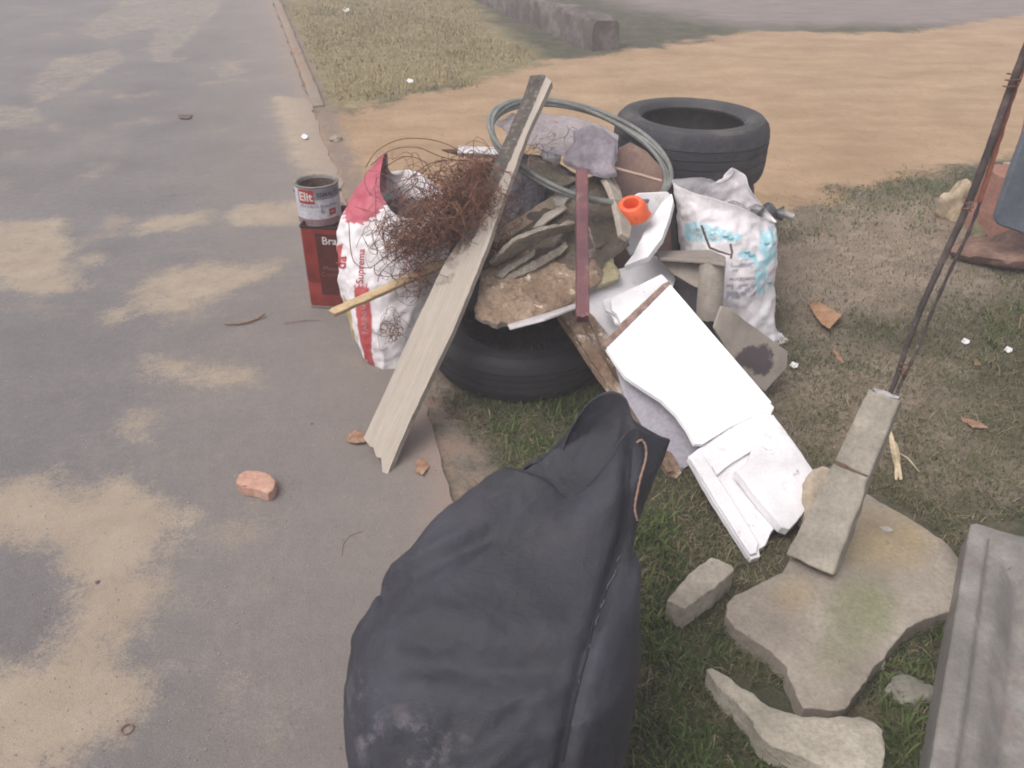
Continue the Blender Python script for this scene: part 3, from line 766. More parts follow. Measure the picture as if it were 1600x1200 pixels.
rimB = [(0, (1047, 688, 1.21)), (22, (1010, 677, 1.185)), (42, (982, 672, 1.175)), (66, (935, 738, 1.13)), (100, (890, 779, 1.12)), (135, (852, 748, 1.135)), (165, (812, 734, 1.16)), (183, (785, 732, 1.19)), (205, (815, 744, 1.22)), (228, (862, 748, 1.26)),
        (240, (876, 715, 1.29)), (248, (893, 668, 1.31)), (262, (920, 628, 1.325)), (280, (952, 611, 1.33)), (303, (978, 622, 1.32)), (325, (992, 655, 1.29)), (345, (1022, 676, 1.245))]
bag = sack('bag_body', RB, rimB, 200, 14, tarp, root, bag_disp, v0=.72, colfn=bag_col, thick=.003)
bb = bvh_of(bag)
# seam with loose white thread, frayed tie string
thread = surf('pale thread', ['#565458', '#6a666a'], 60)
sp = [(985, 700), (982, 760), (976, 830), (962, 880), (940, 940), (925, 975), (918, 1020), (903, 1075), (890, 1130), (880, 1190)]
pts = [on_or(bb, *p[:2], .0015, 1.0) for p in catmull([(a, b, 0) for a, b in sp], 10)]
v, f = tube(pts, .0018, 5); link('seam', v, f, surf('dark seam', ['#232328', '#2c2c32'], 40), root)
Bg = Bag()
for (i0, i1) in ((28, 31), (32, 38), (40, 44), (46, 52), (58, 60), (68, 70)):
    seg_ = [on_or(bb, proj(*pts[i])[0]+3+2*math.sin(i), proj(*pts[i])[1], .005, 1.0) for i in range(i0, min(i1, len(pts)))]
    if len(seg_) > 1: link('stitch', *tube(seg_, .0009, 4), thread, root)
sp = [(994, 692), (1001, 688), (1007, 700), (1006, 722), (999, 750), (993, 775), (990, 795), (993, 812)]
pts = [on_or(bb, *p[:2], .004, 1.1) for p in catmull([(a, b, 0) for a, b in sp], 8)]
v, f = tube(pts, [.0022+.0005*math.sin(i*1.7) for i in range(len(pts))], 6); link('tie_string', v, f, surf('tan string', ['#84685c', '#9a7c6e'], 80), root)

# ---------------------------------------------------------------- red and white flour sack
def print_mat(name, rough=.5, crinkle=.35):
    t = NT(name); c = t.attr('print').outputs['Color']
    g1 = t.noise(5, 6, .7); c = t.mix(1.0, c, t.ramp(g1, [(.3, .9), (.7, 1.0)]), 'MULTIPLY')
    c = t.mix(t.ramp(t.noise(12, 6, .8), [(.6, 0.0), (.85, .3)]), c, rgb('#80706a'))
    vo = t.n.new('ShaderNodeTexVoronoi'); vo.feature = 'DISTANCE_TO_EDGE'; vo.inputs['Scale'].default_value = 13; t.l.new(t.tc, vo.inputs['Vector'])
    nb = t.bump(t.noise(22, 6, .7, stretch=(1, 1, .5)), crinkle, .012, t.bump(t.ramp(vo.outputs['Distance'], [(0.0, 0.0), (.12, 1.0)]), .15, .004))
    t.b.inputs['Specular IOR Level'].default_value = .5
    return t.done(c, rough, nb)
WHT, MAG, REDP, PNK, YEL = rgb('#dcd5d8'), rgb('#a9495a'), rgb('#b04a4c'), rgb('#b08088'), rgb('#b3a070')
P_top = [(600, 240), (573, 262), (545, 300), (535, 320), (538, 345), (565, 352), (590, 335), (605, 318), (592, 280), (605, 250)]
P_band = [(553, 447), (575, 445), (578, 470), (582, 500), (580, 545), (588, 585), (570, 560), (560, 520), (556, 480)]
P_left = [(525, 385), (536, 380), (533, 400), (528, 425), (524, 425)]
P_yel = [(536, 460), (546, 475), (552, 510), (556, 540), (545, 520)]
def flour_col(p, px, py, a):
    fr = math.sin(math.radians(a)) > -.25
    if fr and inpoly(P_top, px+3*math.sin(py), py): return MAG
    if px < 604 and py < 300: return PNK if (not fr or py < 268 and px > 590) else MAG
    if not fr: return WHT
    if inpoly(P_band, px, py+2*math.sin(px)): return REDP
    if inpoly(P_left, px, py): return REDP
    if inpoly(P_yel, px, py): return YEL
    return WHT
RS = [((592, 577), (640, 572), 2.52, .03, .03, 0, 0), ((570, 552), (662, 556), 2.57, .08, .09, 0, 0), ((549, 512), (680, 522), 2.61, .12, .12, 0, 0), ((538, 465), (695, 470), 2.64, .135, .13, 0, 0),
      ((530, 415), (702, 420), 2.67, .14, .13, 0, 0), ((527, 370), (704, 380), 2.69, .13, .13, 0, 0), ((534, 330), (700, 345), 2.71, .12, .12, -.01, 0), ((550, 290), (690, 315), 2.73, .11, .12, -.03, .02), ((577, 260), (680, 300), 2.74, .10, .12, -.08, .04)]
rimS = [(0, (690, 318, 2.75)), (45, (650, 345, 2.68)), (80, (618, 340, 2.64)), (100, (603, 318, 2.64)), (125, (594, 298, 2.66)), (150, (594, 272, 2.69)), (175, (600, 243, 2.73)), (188, (606, 242, 2.75)), (205, (607, 262, 2.80)), (230, (618, 274, 2.84)), (270, (645, 270, 2.88)), (310, (668, 280, 2.86)), (340, (690, 300, 2.80))]
root = thing('flour_sack', (at(610, 575, h=0)), 'crumpled red and white plastic flour sack with torn open top, beside the red tin', 'sack')
def s_disp(p, a, v):
    return (.009*noise.noise(p*9)+.007*ridge(p, 11, 2, (1, 1, .6))-.003+.005*noise.noise(p*28)+.003*noise.noise(p*50))*min(1, .15+(1-v)*5)*min(1, .2+v*5)
fs = sack('sack_body', RS, rimS, 180, 16, print_mat('printed sack film'), root, s_disp, v0=.7, colfn=flour_col, thick=.0012)
fb = bvh_of(fs)
redink = surf('red print ink', ['#a23538', '#b5484a'], 30, 90, .55, .1)
def on_sack(b, cx, cy, dx, dy, ux, uy, s, yy):
    return lambda x, y: on_or(b, cx+(x*dx+y*ux)*s, cy+(x*dy+y*uy)*s, .002, yy)
lettering('Suprema', 1.0, on_sack(fb, 564, 416, .06, -1, -1, -.06, 15.5, 2.55), redink, root, bold=.01)
lettering('FARINHA', 1.0, on_sack(fb, 570, 497, -.05, -1, -1, .05, 12, 2.55), surf('pale ink', ['#b98a8a', '#c9a0a0'], 30), root)
lettering('da', 1.0, on_sack(fb, 534, 410, .1, -1, -1, -.1, 22, 2.6), redink, root, bold=.02)
v = [(q, ) for q in ()]
Bg = Bag()
for i in range(60):   # dark rubbish inside the mouth
    c = at(random.uniform(608, 680), random.uniform(312, 345), y=random.uniform(2.70, 2.82))-Vector((0, 0, .02)); r = random.uniform(.012, .035)
    bm = bmesh.new(); bmesh.ops.create_icosphere(bm, subdivisions=1, radius=r)
    Bg.add(([c+v_.co*(1+.5*noise.noise(v_.co*40+c*9)) for v_ in bm.verts], [tuple(x.index for x in f_.verts) for f_ in bm.faces])); bm.free()
link('contents', Bg.v, Bg.f, surf('dark rubbish', ['#3d3234', '#5d5052', '#7d7274'], 12), root, smooth=0)

# ---------------------------------------------------------------- turquoise print sack
TQ, TQ2, GR = rgb('#9fc9d4'), rgb('#b4d2da'), rgb('#a09aa6')
P_t1 = [(1068, 352), (1085, 346), (1140, 360), (1160, 368), (1152, 378), (1125, 378), (1072, 376)]
P_t2 = [(1188, 360), (1212, 352), (1213, 400), (1200, 415), (1186, 390)]
P_t3 = [(1178, 410), (1200, 404), (1194, 460), (1182, 458)]
P_t4 = [(1160, 392), (1182, 398), (1184, 412), (1150, 400)]
P_g1 = [(1140, 408), (1180, 405), (1176, 420), (1142, 424)]
P_g2 = [(1135, 446), (1182, 444), (1184, 462), (1136, 468)]
def tq_col(p, px, py, a):
    if math.sin(math.radians(a)) < -.2: return WHT
    n = noise.noise(p*70)+.5*noise.noise(p*150)
    for P in (P_t1, P_t2, P_t3, P_t4):
        if inpoly(P, px, py): return TQ if n > -.32 else WHT
    for P in (P_g1, P_g2):
        if inpoly(P, px, py): return GR if (py % 5) < 3 and n > -.4 else WHT
    if 1190 < px and 400 < py < 520 and n > .45: return TQ2
    return WHT
RT = [((1100, 572), (1228, 556), 2.70, .04, .05, 0, 0), ((1082, 552), (1222, 540), 2.73, .09, .09, 0, 0), ((1074, 515), (1210, 505), 2.77, .13, .12, 0, 0), ((1070, 465), (1207, 460), 2.80, .14, .13, 0, 0), ((1066, 410), (1211, 405), 2.83, .14, .13, 0, 0),
      ((1061, 360), (1213, 368), 2.86, .13, .13, 0, 0), ((1056, 315), (1208, 352), 2.88, .12, .13, -.03, .02), ((1052, 284), (1204, 343), 2.90, .10, .12, -.05, .04)]
rimT = [(0, (1212, 348, 2.88)), (35, (1190, 340, 2.82)), (65, (1160, 325, 2.80)), (95, (1120, 312, 2.80)), (130, (1080, 300, 2.83)), (165, (1055, 288, 2.88)), (180, (1051, 281, 2.90)), (200, (1072, 279, 2.95)), (225, (1105, 279, 2.99)),
        (245, (1126, 286, 3.0)), (258, (1146, 272, 3.0)), (266, (1143, 262, 3.0)), (276, (1156, 268, 3.0)), (288, (1166, 276, 2.99)), (305, (1172, 296, 2.97)), (330, (1192, 322, 2.94)), (345, (1208, 340, 2.91))]
root = thing('printed_sack', at(1165, 560, h=0), 'crinkled white plastic sack with turquoise print standing in front of the tyre stack', 'sack')
ts = sack('sack_body', RT, rimT, 180, 16, print_mat('white printed film', .42, .5), root, s_disp, v0=.72, colfn=tq_col, thick=.0012)
tb = bvh_of(ts)
lettering('PROCESSADO', 1.0, on_sack(tb, 1160, 436, 1, -.06, .06, -1, 6.5, 2.7), inkd, root)
wh = surf('white line ink', ['#b9c4c8', '#c8d0d2'], 40)
Bg = Bag()
for (cx, cy, s) in ((1095, 362, 7), (1114, 369, 5)):
    pts = [on_or(tb, cx+s*.075*16*math.sin(a)**3*1.0, cy-s*.075*(13*math.cos(a)-5*math.cos(2*a)-2*math.cos(3*a)-math.cos(4*a)), .003, 2.7) for a in np.linspace(0, 6.283, 24)]
    Bg.add(tube(pts, .0014, 4))
    pts = [on_or(tb, cx+s*.035*16*math.sin(a)**3*1.0, cy-s*.035*(13*math.cos(a)-5*math.cos(2*a)-2*math.cos(3*a)-math.cos(4*a)), .003, 2.7) for a in np.linspace(0, 6.283, 20)]
    Bg.add(tube(pts, .0011, 4))
link('heart_print', Bg.v, Bg.f, wh, root)
teal = surf('teal ink', ['#7db0bc', '#8bbac5'], 30)
for (cx, cy) in ((1132, 368), (1140, 372), (1172, 398), (1165, 393), (1196, 380), (1200, 440)):
    lv = Bag()
    for k in range(5):
        a = k*.7; q = [on_or(tb, cx+math.cos(a)*e*5+e*2, cy+math.sin(a)*e*4, .002, 2.7) for e in (0, .5, 1)]; lv.add(tube(q, [.001, .003, .001], 4))
    link('leaf_print', lv.v, lv.f, teal, root)
Bg = Bag()
for i in range(50):
    c = at(random.uniform(1080, 1185), random.uniform(305, 330), y=random.uniform(2.86, 2.95))-Vector((0, 0, .05)); r = random.uniform(.015, .04)
    bm = bmesh.new(); bmesh.ops.create_icosphere(bm, subdivisions=1, radius=r)
    Bg.add(([c+v_.co*(1+.5*noise.noise(v_.co*40+c*9)) for v_ in bm.verts], [tuple(x.index for x in f_.verts) for f_ in bm.faces])); bm.free()
link('contents', Bg.v, Bg.f, surf('grey rubbish', ['#5a5658', '#7d7a7d', '#a19da0'], 12), root, smooth=0)
# ragged end at the lower right corner
v, f = tube([at(1222, 548, y=2.70), at(1232, 551, y=2.69), at(1240, 549, y=2.68)], [.01, .006, .003], 6); link('tied_corner', v, f, surf('white film', ['#b5b0b0', '#c8c4c4'], 30), root)
# twig in front of it
tw = surf('grey twig', ['#5b4c46', '#75645a'], 30, 100, .9, .5)
Bg = Bag(); Bg.add(tube([at(1096, 352, y=2.64), at(1103, 372, y=2.63), at(1109, 387, y=2.62), at(1124, 393, y=2.6), at(1141, 398, y=2.58)], [.004, .004, .0045, .004, .003], 6))
Bg.add(tube([at(1141, 381, y=2.6), at(1144, 394, y=2.59), at(1142, 404, y=2.58)], [.004, .004, .0035], 6))
tag(link('twig', Bg.v, Bg.f, tw), 'bent grey twig standing in front of the turquoise print sack', 'twig')
# crushed dark bottle behind it
bo = thing('plastic_bottle', at(1212, 334, y=2.98), 'crushed dark plastic bottle sticking out behind the turquoise print sack', 'bottle')
p0, p1 = at(1165, 330, y=3.0), at(1222, 334, y=2.99)
v, f = tube([p0.lerp(p1, k/12) for k in range(13)], [.04*(.8+.25*math.sin(k*1.1))*(1 if k < 10 else .75) for k in range(13)], 16)
v = [q+Vector((0, 0, 1))*.01*noise.noise(q*40) for q in v]
link('bottle_body', v, f, surf('dark plastic', ['#3b3a3e', '#55555a'], 20, 80, .35, .3, spec=.6), bo)
v, f = tube([p1.lerp(at(1240, 339, y=2.98), k/5) for k in range(6)], [.022, .016, .012, .012, .013, .013], 12); link('bottle_neck', v, f, surf('clear dull plastic', ['#8f8a88', '#a8a3a0'], 20, 80, .3, .2, spec=.6), bo)

# ---------------------------------------------------------------- the leaning plank
t = NT('weathered plank')
gr = t.n.new('ShaderNodeTexNoise'); mp = t.n.new('ShaderNodeMapping')
PA, PB = at(585, 714, h=.02), at(843, 122, y=2.9); PD = (PB-PA).normalized()
al = t.attr('print').outputs['Color']          # r: along, g: across
sp_ = t.n.new('ShaderNodeSeparateColor'); t.l.new(al, sp_.inputs[0]); u_, v_ = sp_.outputs[0], sp_.outputs[1]
cb = t.n.new('ShaderNodeCombineXYZ'); t.l.new(t.math('MULTIPLY', u_, 1.3), cb.inputs[0]); t.l.new(t.math('MULTIPLY', v_, 9.0), cb.inputs[1])
gn = t.noise(5, 8, .7, vec=cb.outputs[0]); gn2 = t.noise(30, 5, .7, vec=cb.outputs[0])
c = t.ramp(gn, [(.3, rgb('#95887e')), (.5, rgb('#a5998f')), (.7, rgb('#b0a59b'))])
c = t.mix(t.ramp(gn2, [(.3, .5), (.5, 0.0)]), c, rgb('#7f736a'))
mn = t.noise(9, 8, .75); mn2 = t.noise(45, 6, .8)
ms_ = t.math('ADD', t.math('MULTIPLY_ADD', u_, 9.0, -5.0), t.math('MULTIPLY_ADD', mn, 3.0, -1.5))
ms_ = t.math('ADD', ms_, t.math('MULTIPLY', t.math('SUBTRACT', .45, v_), 2.4))
mould = t.ramp(t.math('ADD', t.math('MULTIPLY_ADD', u_, 8.0, -4.3), t.math('ADD', t.math('MULTIPLY_ADD', mn, 4.2, -2.1), t.math('MULTIPLY_ADD', t.math('POWER', v_, 6.0), -11.0, 1.1))), [(.3, 0.0), (.9, .92)])
c = t.mix(mould, c, t.ramp(mn2, [(.35, rgb('#2f2b29')), (.55, rgb('#4a4440')), (.7, rgb('#8b857e'))]))
# narrow split
plank_m = t.done(c, .85, t.bump(gn2, .5, .003, t.bump(mn2, .4, .004)))
def make_plank():
    fr = frame3(at(568, 685, h=.055), at(825, 122, y=2.9), at(606, 742, h=.0))
    o, x, y, n = fr
    px = [(568, 685), (606, 742), (611, 728), (640, 660), (707, 520), (760, 390), (800, 275), (826, 205), (862, 128), (850, 117), (828, 118), (818, 150), (790, 215), (752, 300), (735, 345), (690, 420), (640, 525), (605, 605)]
    out2 = [hit(fr, *p) for p in px]
    L = max(p[0] for p in out2)
    end0 = [(575, 698), (582, 694), (590, 716), (594, 710), (600, 733)]
    out2 = [hit(fr, *p) for p in [(568, 685), (578, 697), (583, 699), (588, 714), (596, 716), (598, 738), (606, 743)]+px[2:]]
    area = sum(out2[i][0]*out2[(i+1) % len(out2)][1]-out2[(i+1) % len(out2)][0]*out2[i][1] for i in range(len(out2)))
    if area < 0: out2 = out2[::-1]
    ysgn = [p[1] for p in out2]; 
    def wid(u):
        return 0
    cl = (hit(fr, 587, 713), hit(fr, 838, 125)); 
    def rel(a, b):
        k = (a-cl[0][0])/(cl[1][0]-cl[0][0]); return k, (b-(cl[0][1]+(cl[1][1]-cl[0][1])*k))
    sgn = 1 if rel(*hit(fr, 720, 500))[1] > rel(*hit(fr, 650, 500))[1] else -1
    def top(a, b, d):
        k, q = rel(a, b); q *= sgn
        h = 0
        for c0 in (-.028, .012): h -= .0022*math.exp(-((q-c0-.004*math.sin(k*9))/.003)**2)
        h += .0025*(1 if q > .014 else 0)
        if .26 < k < .60: h -= .007*math.exp(-((q+.022-.022*(k-.26))/.0022)**2)
        return h+.0012*noise.noise(Vector((a*4, b*60, 0)))
    def col(p):
        q = p-o; k, w = rel(q.dot(x), q.dot(y)); return (min(1, max(0, k)), min(1, max(0, .5+w*sgn/(.165-.085*min(1, max(0, k))))), 0)
    out2 = refine(out2, .02, .0015, 3)
    return plate2('wooden_plank', out2, fr, .024, plank_m, None, res=.006, topfn=top, bevel=0, smooth=60, colfn=col, seed=4)
tag(make_plank(), 'long pale grooved plank with dark mouldy upper half, leaning steeply over the pile', 'plank')

# ---------------------------------------------------------------- battens
pinew = surf('yellow pine', ['#a58c6c', '#b89e7c', '#c6b092'], 8, 90, .8, .3, stretch=(1, 1, 3), spots=[(16, .6, .7, '#7c6550')])
greyw = surf('beige grey wood', ['#8d7c6c', '#a08f7e', '#b0a08e'], 8, 80, .85, .35, spots=[(10, .56, .7, '#76675a')])
tag(prism('batten', at(519, 489, y=2.34), at(740, 391, y=2.60), .030, .016, (0, -.4, 1), pinew, rough=.002, ragged=.006, seg=24), 'thin yellowish batten lying across the red and white sack', 'batten')
bt = thing('broken_batten', at(790, 368, y=2.66), 'beige broken batten with splintered white end, behind the leaning plank', 'batten')
prism('batten_body', at(770, 378, y=2.62), at(872, 312, y=2.80), .044, .016, (0, -.8, 1), greyw, bt, rough=.003, seg=14)
Bg = Bag()
splm = surf('fresh splinter', ['#a0958a', '#b8aea4'], 20, 90, .8, .4)
plate('splintered_end', [(862, 308), (872, 292), (884, 286), (888, 294), (898, 288), (904, 296), (886, 312), (880, 322), (868, 322)], [(862, 320, Y(2.76)), (900, 300, Y(2.82)), (870, 290, Y(2.86))], .012, splm, bt, step=.01, jit=.002, res=.01, rough=.003)
plate('split_sliver', [(832, 355), (850, 334), (880, 318), (886, 324), (862, 340), (846, 352)], [(832, 355, Y(2.66)), (880, 318, Y(2.76)), (862, 342, Y(2.68))], .008, splm, bt, step=.01, jit=.002, res=.01)

# ---------------------------------------------------------------- rubble slabs in the middle
corem = surf('broken pale core', ['#84786c', '#9a8e82', '#aea399'], 16, 90, .95, .9, .005, .3)
dkcon = surf('dirty brown plaster', ['#4f453e', '#61564d', '#74685e'], 7, 70, .95, .7, .006, .35, spots=[(5, .56, .66, '#4e4c30'), (13, .62, .7, '#8b8078')])
barkm = surf('tan crumbling board', ['#6d5a4b', '#87705e', '#a08975', '#b09b89'], 5, 60, .95, 1.0, .009, .4, spots=[(9, .54, .66, '#6b5546'), (20, .6, .68, '#cbbba9')])
layr = surf('flaking grey layer', ['#7c7268', '#998f84', '#b0a79c'], 14, 90, .95, .9, .006, .4)
root = thing('plaster_slab', at(850, 440, y=2.6), 'large dark brown plaster slab with mossy patch, in the middle of the pile', 'slab')
plate('slab_face', [(733, 398), (752, 382), (800, 338), (870, 322), (893, 300), (915, 276), (938, 272), (955, 279), (966, 292), (974, 330), (985, 352), (985, 372), (968, 388), (946, 404), (938, 425), (880, 440), (830, 450), (780, 445), (755, 432)],
      [(760, 432, H(.35)), (940, 420, H(.36)), (935, 280, Y(2.88))], .03, dkcon, root, step=.014, jit=.006, res=.009, rough=.016, nfreq=11, edge_r=.004, seed=2, core=corem)
plate('pale_broken_edge', [(944, 276), (956, 274), (968, 292), (979, 330), (987, 354), (984, 372), (972, 364), (966, 335), (957, 300)],
      [(950, 278, Y(2.86)), (985, 355, Y(2.58)), (960, 330, Y(2.60))], .02, surf('pale plaster edge', ['#9a8d82', '#b3a79b'], 10, 70, .95, .6), root, step=.01, jit=.002, res=.01, rough=.003)
root = thing('crumbling_board', at(850, 470, y=2.35), 'tan crumbling layered board with rounded rough edge, hanging over the black tyre', 'board')
def barktop(a, b, d): return -.012*max(0, 1-d/.025)**2+.006*noise.noise(Vector((a*25, b*60, 1)))
plate('board_body', [(752, 420), (749, 445), (748, 462), (741, 474), (743, 486), (755, 497), (778, 503), (800, 500), (832, 492), (862, 482), (893, 468), (920, 452), (940, 436), (944, 418), (940, 398), (905, 392), (868, 388), (835, 384), (800, 396), (775, 405)],
      [(760, 490, H(.315)), (940, 440, H(.345)), (835, 392, H(.40))], .030, barkm, root, step=.012, jit=.007, res=.008, rough=.010, nfreq=18, topfn=barktop, seed=5, core=corem)
plate('flaking_layer', [(773, 430), (792, 414), (820, 398), (836, 388), (836, 396), (812, 412), (784, 434)], [(775, 432, H(.372)), (836, 392, H(.43)), (800, 425, H(.385))], .008, layr, root, step=.008, jit=.003, res=.007, rough=.003)
plate('flaking_layer', [(779, 438), (800, 424), (818, 412), (840, 404), (868, 388), (884, 378), (888, 386), (878, 396), (858, 408), (836, 420), (806, 434), (786, 441)], [(780, 440, H(.360)), (886, 382, H(.425)), (830, 424, H(.375))], .009, layr, root, step=.008, jit=.004, res=.007, rough=.004)
for (pts_, anc_, m_, lab_) in (
    ([(762, 408), (800, 372), (850, 352), (896, 344), (894, 356), (852, 368), (812, 392), (775, 414)], [(765, 412, H(.392)), (895, 350, H(.47)), (812, 392, H(.41))], layr, 'long thin grey board splinter on the mossy slab above the flaking layers'),
    ([(918, 300), (940, 290), (958, 318), (972, 352), (962, 376), (930, 388), (918, 350)], [(920, 380, H(.42)), (965, 370, H(.42)), (935, 295, H(.53))], dkcon, 'dark brown broken board piece just right of the red brown tube'),
    ([(915, 392), (946, 384), (976, 372), (984, 384), (960, 400), (938, 414), (916, 420)], [(916, 412, H(.37)), (980, 384, H(.39)), (940, 388, H(.40))], layr, 'grey crumbly board corner between the red brown tube and the foam tray')):
    tag(plate('broken_board', pts_, anc_, .014, m_, step=.01, jit=.005, res=.009, rough=.007, nfreq=18, core=corem), lab_, 'board')
tag(plate('foam_slab', [(876, 442), (905, 415), (940, 400), (958, 392), (960, 410), (971, 424), (966, 433), (940, 442), (912, 450), (888, 452)], [(880, 448, H(.335)), (970, 430, H(.345)), (950, 395, H(.375))], .022,
    surf('yellowed foam', ['#8f8468', '#a69b7d', '#b5aa8e'], 12, 60, .9, .7), step=.014, jit=.004, res=.01, rough=.004, edge_r=.008), 'yellowish foam slab wedged beside the red brown tube over the white board', 'foam slab')
rust = surf('red brown rusty steel', ['#56343a', '#6b4145', '#7b5050'], 9, 90, .6, .4, .003, .3, spots=[(12, .57, .68, '#7d6660')], spec=.45)
tag(prism('steel_tube', at(910, 499, y=2.17), at(909, 268, y=2.66), .038, .036, (0, -1, .5), rust, rough=.0012, bevel=.003, seg=20, ragged=.001), 'upright red brown square metal tube in the middle of the pile', 'metal tube')
sheet = surf('dull grey sheet', ['#4f4a4e', '#67626a', '#7d7880'], 7, 60, .7, .8, .02, .3)
tag(plate('plastic_sheet', [(700, 300), (740, 262), (800, 235), (870, 250), (905, 275), (900, 330), (830, 400), (760, 430), (700, 470), (640, 480), (630, 400), (660, 340)],
    [(650, 470, H(.24)), (900, 330, H(.40)), (740, 262, Y(3.0))], .006, sheet, step=.02, jit=.006, res=.014, rough=.022, nfreq=12, seed=8), 'crumpled dull grey plastic sheet beneath the rusty wire and the plank', 'plastic sheet')
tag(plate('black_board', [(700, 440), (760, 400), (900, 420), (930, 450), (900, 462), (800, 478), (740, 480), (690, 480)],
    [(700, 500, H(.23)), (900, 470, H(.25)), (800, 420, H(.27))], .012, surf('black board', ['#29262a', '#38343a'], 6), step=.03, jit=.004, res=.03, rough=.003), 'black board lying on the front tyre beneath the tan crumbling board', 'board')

tag(plate('shade_sheet', [(712, 505), (760, 490), (860, 488), (925, 500), (935, 540), (890, 562), (820, 566), (750, 556), (715, 535)], [(720, 530, H(.02)), (930, 530, H(.02)), (820, 500, H(.05))], .004,  # black sheet added in place of the shade inside the tyre hole
    surf('tyre hole shade', ['#232126', '#2f2c32', '#3c393e'], 7, 60, .5, .6, .01, .3), step=.02, jit=.006, res=.014, rough=.018, nfreq=16), 'crumpled black shade sheet added to darken the hole of the front tyre', 'shade sheet')

# ---------------------------------------------------------------- hoop of grey cable
hoopm = surf('grey green rubber strip', ['#60615e', '#727370', '#858581'], 9, 60, .6, .2, spec=.45)
root = thing('cable_hoop', at(905, 232, y=3.03), 'big oval hoop of flat grey green strip coiled on top of the pile', 'hoop')
C0 = at(906, 229, y=3.02)
a_l, a_r = at(764, 187, y=3.02), at(1049, 274, y=2.97)
ux = (a_r-a_l)*.5; cm = (a_l+a_r)*.5; uy = Vector((.03, .31, .07))
for i in range(4):
    pts = []
    for k in range(96):
        a = 2*math.pi*k/96; s = 1-.017*i+.014*math.sin(a*1+i*1.7)+.008*math.sin(3*a+i)
        pts.append(cm+ux*s*math.cos(a)+uy*s*math.sin(a)+Vector((0, 0, .006*math.sin(2*a+i*2)-.004*i)))
    v, f = tube(pts, .0085-.001*(i % 2), 8, close=True); link('coil', v, f, hoopm, root, smooth=180)
# rusty mesh with plastic film in it
t = NT('cloudy film'); n1 = t.noise(9, 7, .75); n2 = t.noise(16, 6, .8)
c = t.ramp(n1, [(.35, rgb('#8a8289')), (.65, rgb('#aaa3a8'))]); c = t.mix(t.ramp(n2, [(.55, 0.0), (.68, .8)]), c, rgb('#8a5a48'))
t.done(c, .45, t.bump(t.noise(14, 6, .7), .6, .012))
tp_ = t.n.new('ShaderNodeBsdfTransparent'); mx = t.n.new('ShaderNodeMixShader'); t.l.new(t.ramp(n2, [(.35, .35), (.6, .8)]), mx.inputs[0])
t.l.new(tp_.outputs[0], mx.inputs[1]); t.l.new(t.b.outputs[0], mx.inputs[2]); t.l.new(mx.outputs[0], t.n['Material Output'].inputs['Surface'])
tag(plate('plastic_film', [(772, 190), (800, 180), (850, 176), (900, 184), (945, 198), (966, 212), (964, 250), (930, 250), (890, 246), (850, 235), (810, 220)],
    [(780, 195, Y(3.1)), (964, 250, Y(2.92)), (900, 184, Y(3.25))], .003, t.m, step=.02, jit=.006, res=.012, rough=.012, nfreq=13), 'cloudy rust stained plastic film stretched inside the cable hoop', 'plastic film')
t = NT('bunched grey film'); n1 = t.noise(12, 8, .78)
c = t.ramp(n1, [(.3, rgb('#625a62')), (.5, rgb('#7d757c')), (.7, rgb('#9a9298'))]); c = t.mix(t.ramp(t.noise(20, 6, .8), [(.58, 0.0), (.68, .8)]), c, rgb('#7d4b40'))
t.done(c, .5, t.bump(t.noise(30, 6, .75), .7, .01))
tag(plate('plastic_bag', [(898, 200), (925, 192), (950, 205), (966, 216), (963, 240), (962, 258), (964, 274), (945, 276), (925, 270), (898, 262), (880, 248), (884, 232), (896, 222)],
    [(890, 250, Y(2.86)), (962, 262, Y(2.84)), (930, 196, Y(2.97))], .012, t.m, step=.012, jit=.004, res=.008, rough=.010, nfreq=16, edge_r=.015), 'bunched grey plastic bag with rust streaks inside the right half of the cable hoop', 'plastic bag')
whp = surf('dull white plastic', ['#aaa3a5', '#c3bcbe', '#d0cacb'], 10, 70, .6, .2, spots=[(16, .62, .7, '#8c8080')])
foam = surf('white foam board', ['#c6c2c5', '#d8d4d7', '#e2dfe1'], 5, 160, .8, .25, .002, .08, spots=[(26, .64, .70, '#a39b98'), (7, .62, .78, '#b0a59c')])
whb = thing('white_strip', at(720, 240, y=2.95), 'white plastic strip with a dark pointed tip poking out left behind the plank', 'plastic strip')
prism('strip_body', at(716, 236, y=2.95), at(800, 240, y=2.93), .034, .022, (0, -.6, 1), whp, whb, rough=.002, seg=8)
v, f = tube([at(690, 234, y=2.96), at(700, 236, y=2.955), at(717, 238, y=2.95)], [.002, .007, .011], 8); link('pointed_tip', v, f, surf('dark wood tip', ['#4b3a38', '#65504c'], 30), whb)
tag(plate('plaster_chunk', [(846, 232), (862, 229), (878, 238), (874, 248), (852, 246)], [(846, 246, Y(2.95)), (876, 248, Y(2.95)), (862, 229, Y(3.02))], .03, foam, step=.012, jit=.004, res=.012, rough=.006), 'small white plaster chunk beneath the film inside the hoop', 'chunk')
tag(prism('thin_stick', at(958, 262, y=2.88), at(1034, 283, y=2.86), .011, .009, (0, -.5, 1), surf('pinkish stick', ['#a08478', '#b89c8e'], 20), rough=.001, seg=8), 'thin pale stick under the right end of the cable hoop', 'stick')
tag(plate('brown_sheet', [(826, 240), (880, 262), (900, 280), (880, 290), (850, 285), (820, 270)], [(826, 270, Y(2.85)), (895, 285, Y(2.80)), (870, 256, Y(2.95))], .01, dkcon, step=.012, jit=.004, res=.012, rough=.008), 'dark brown crumpled scrap below the front of the cable hoop', 'scrap')

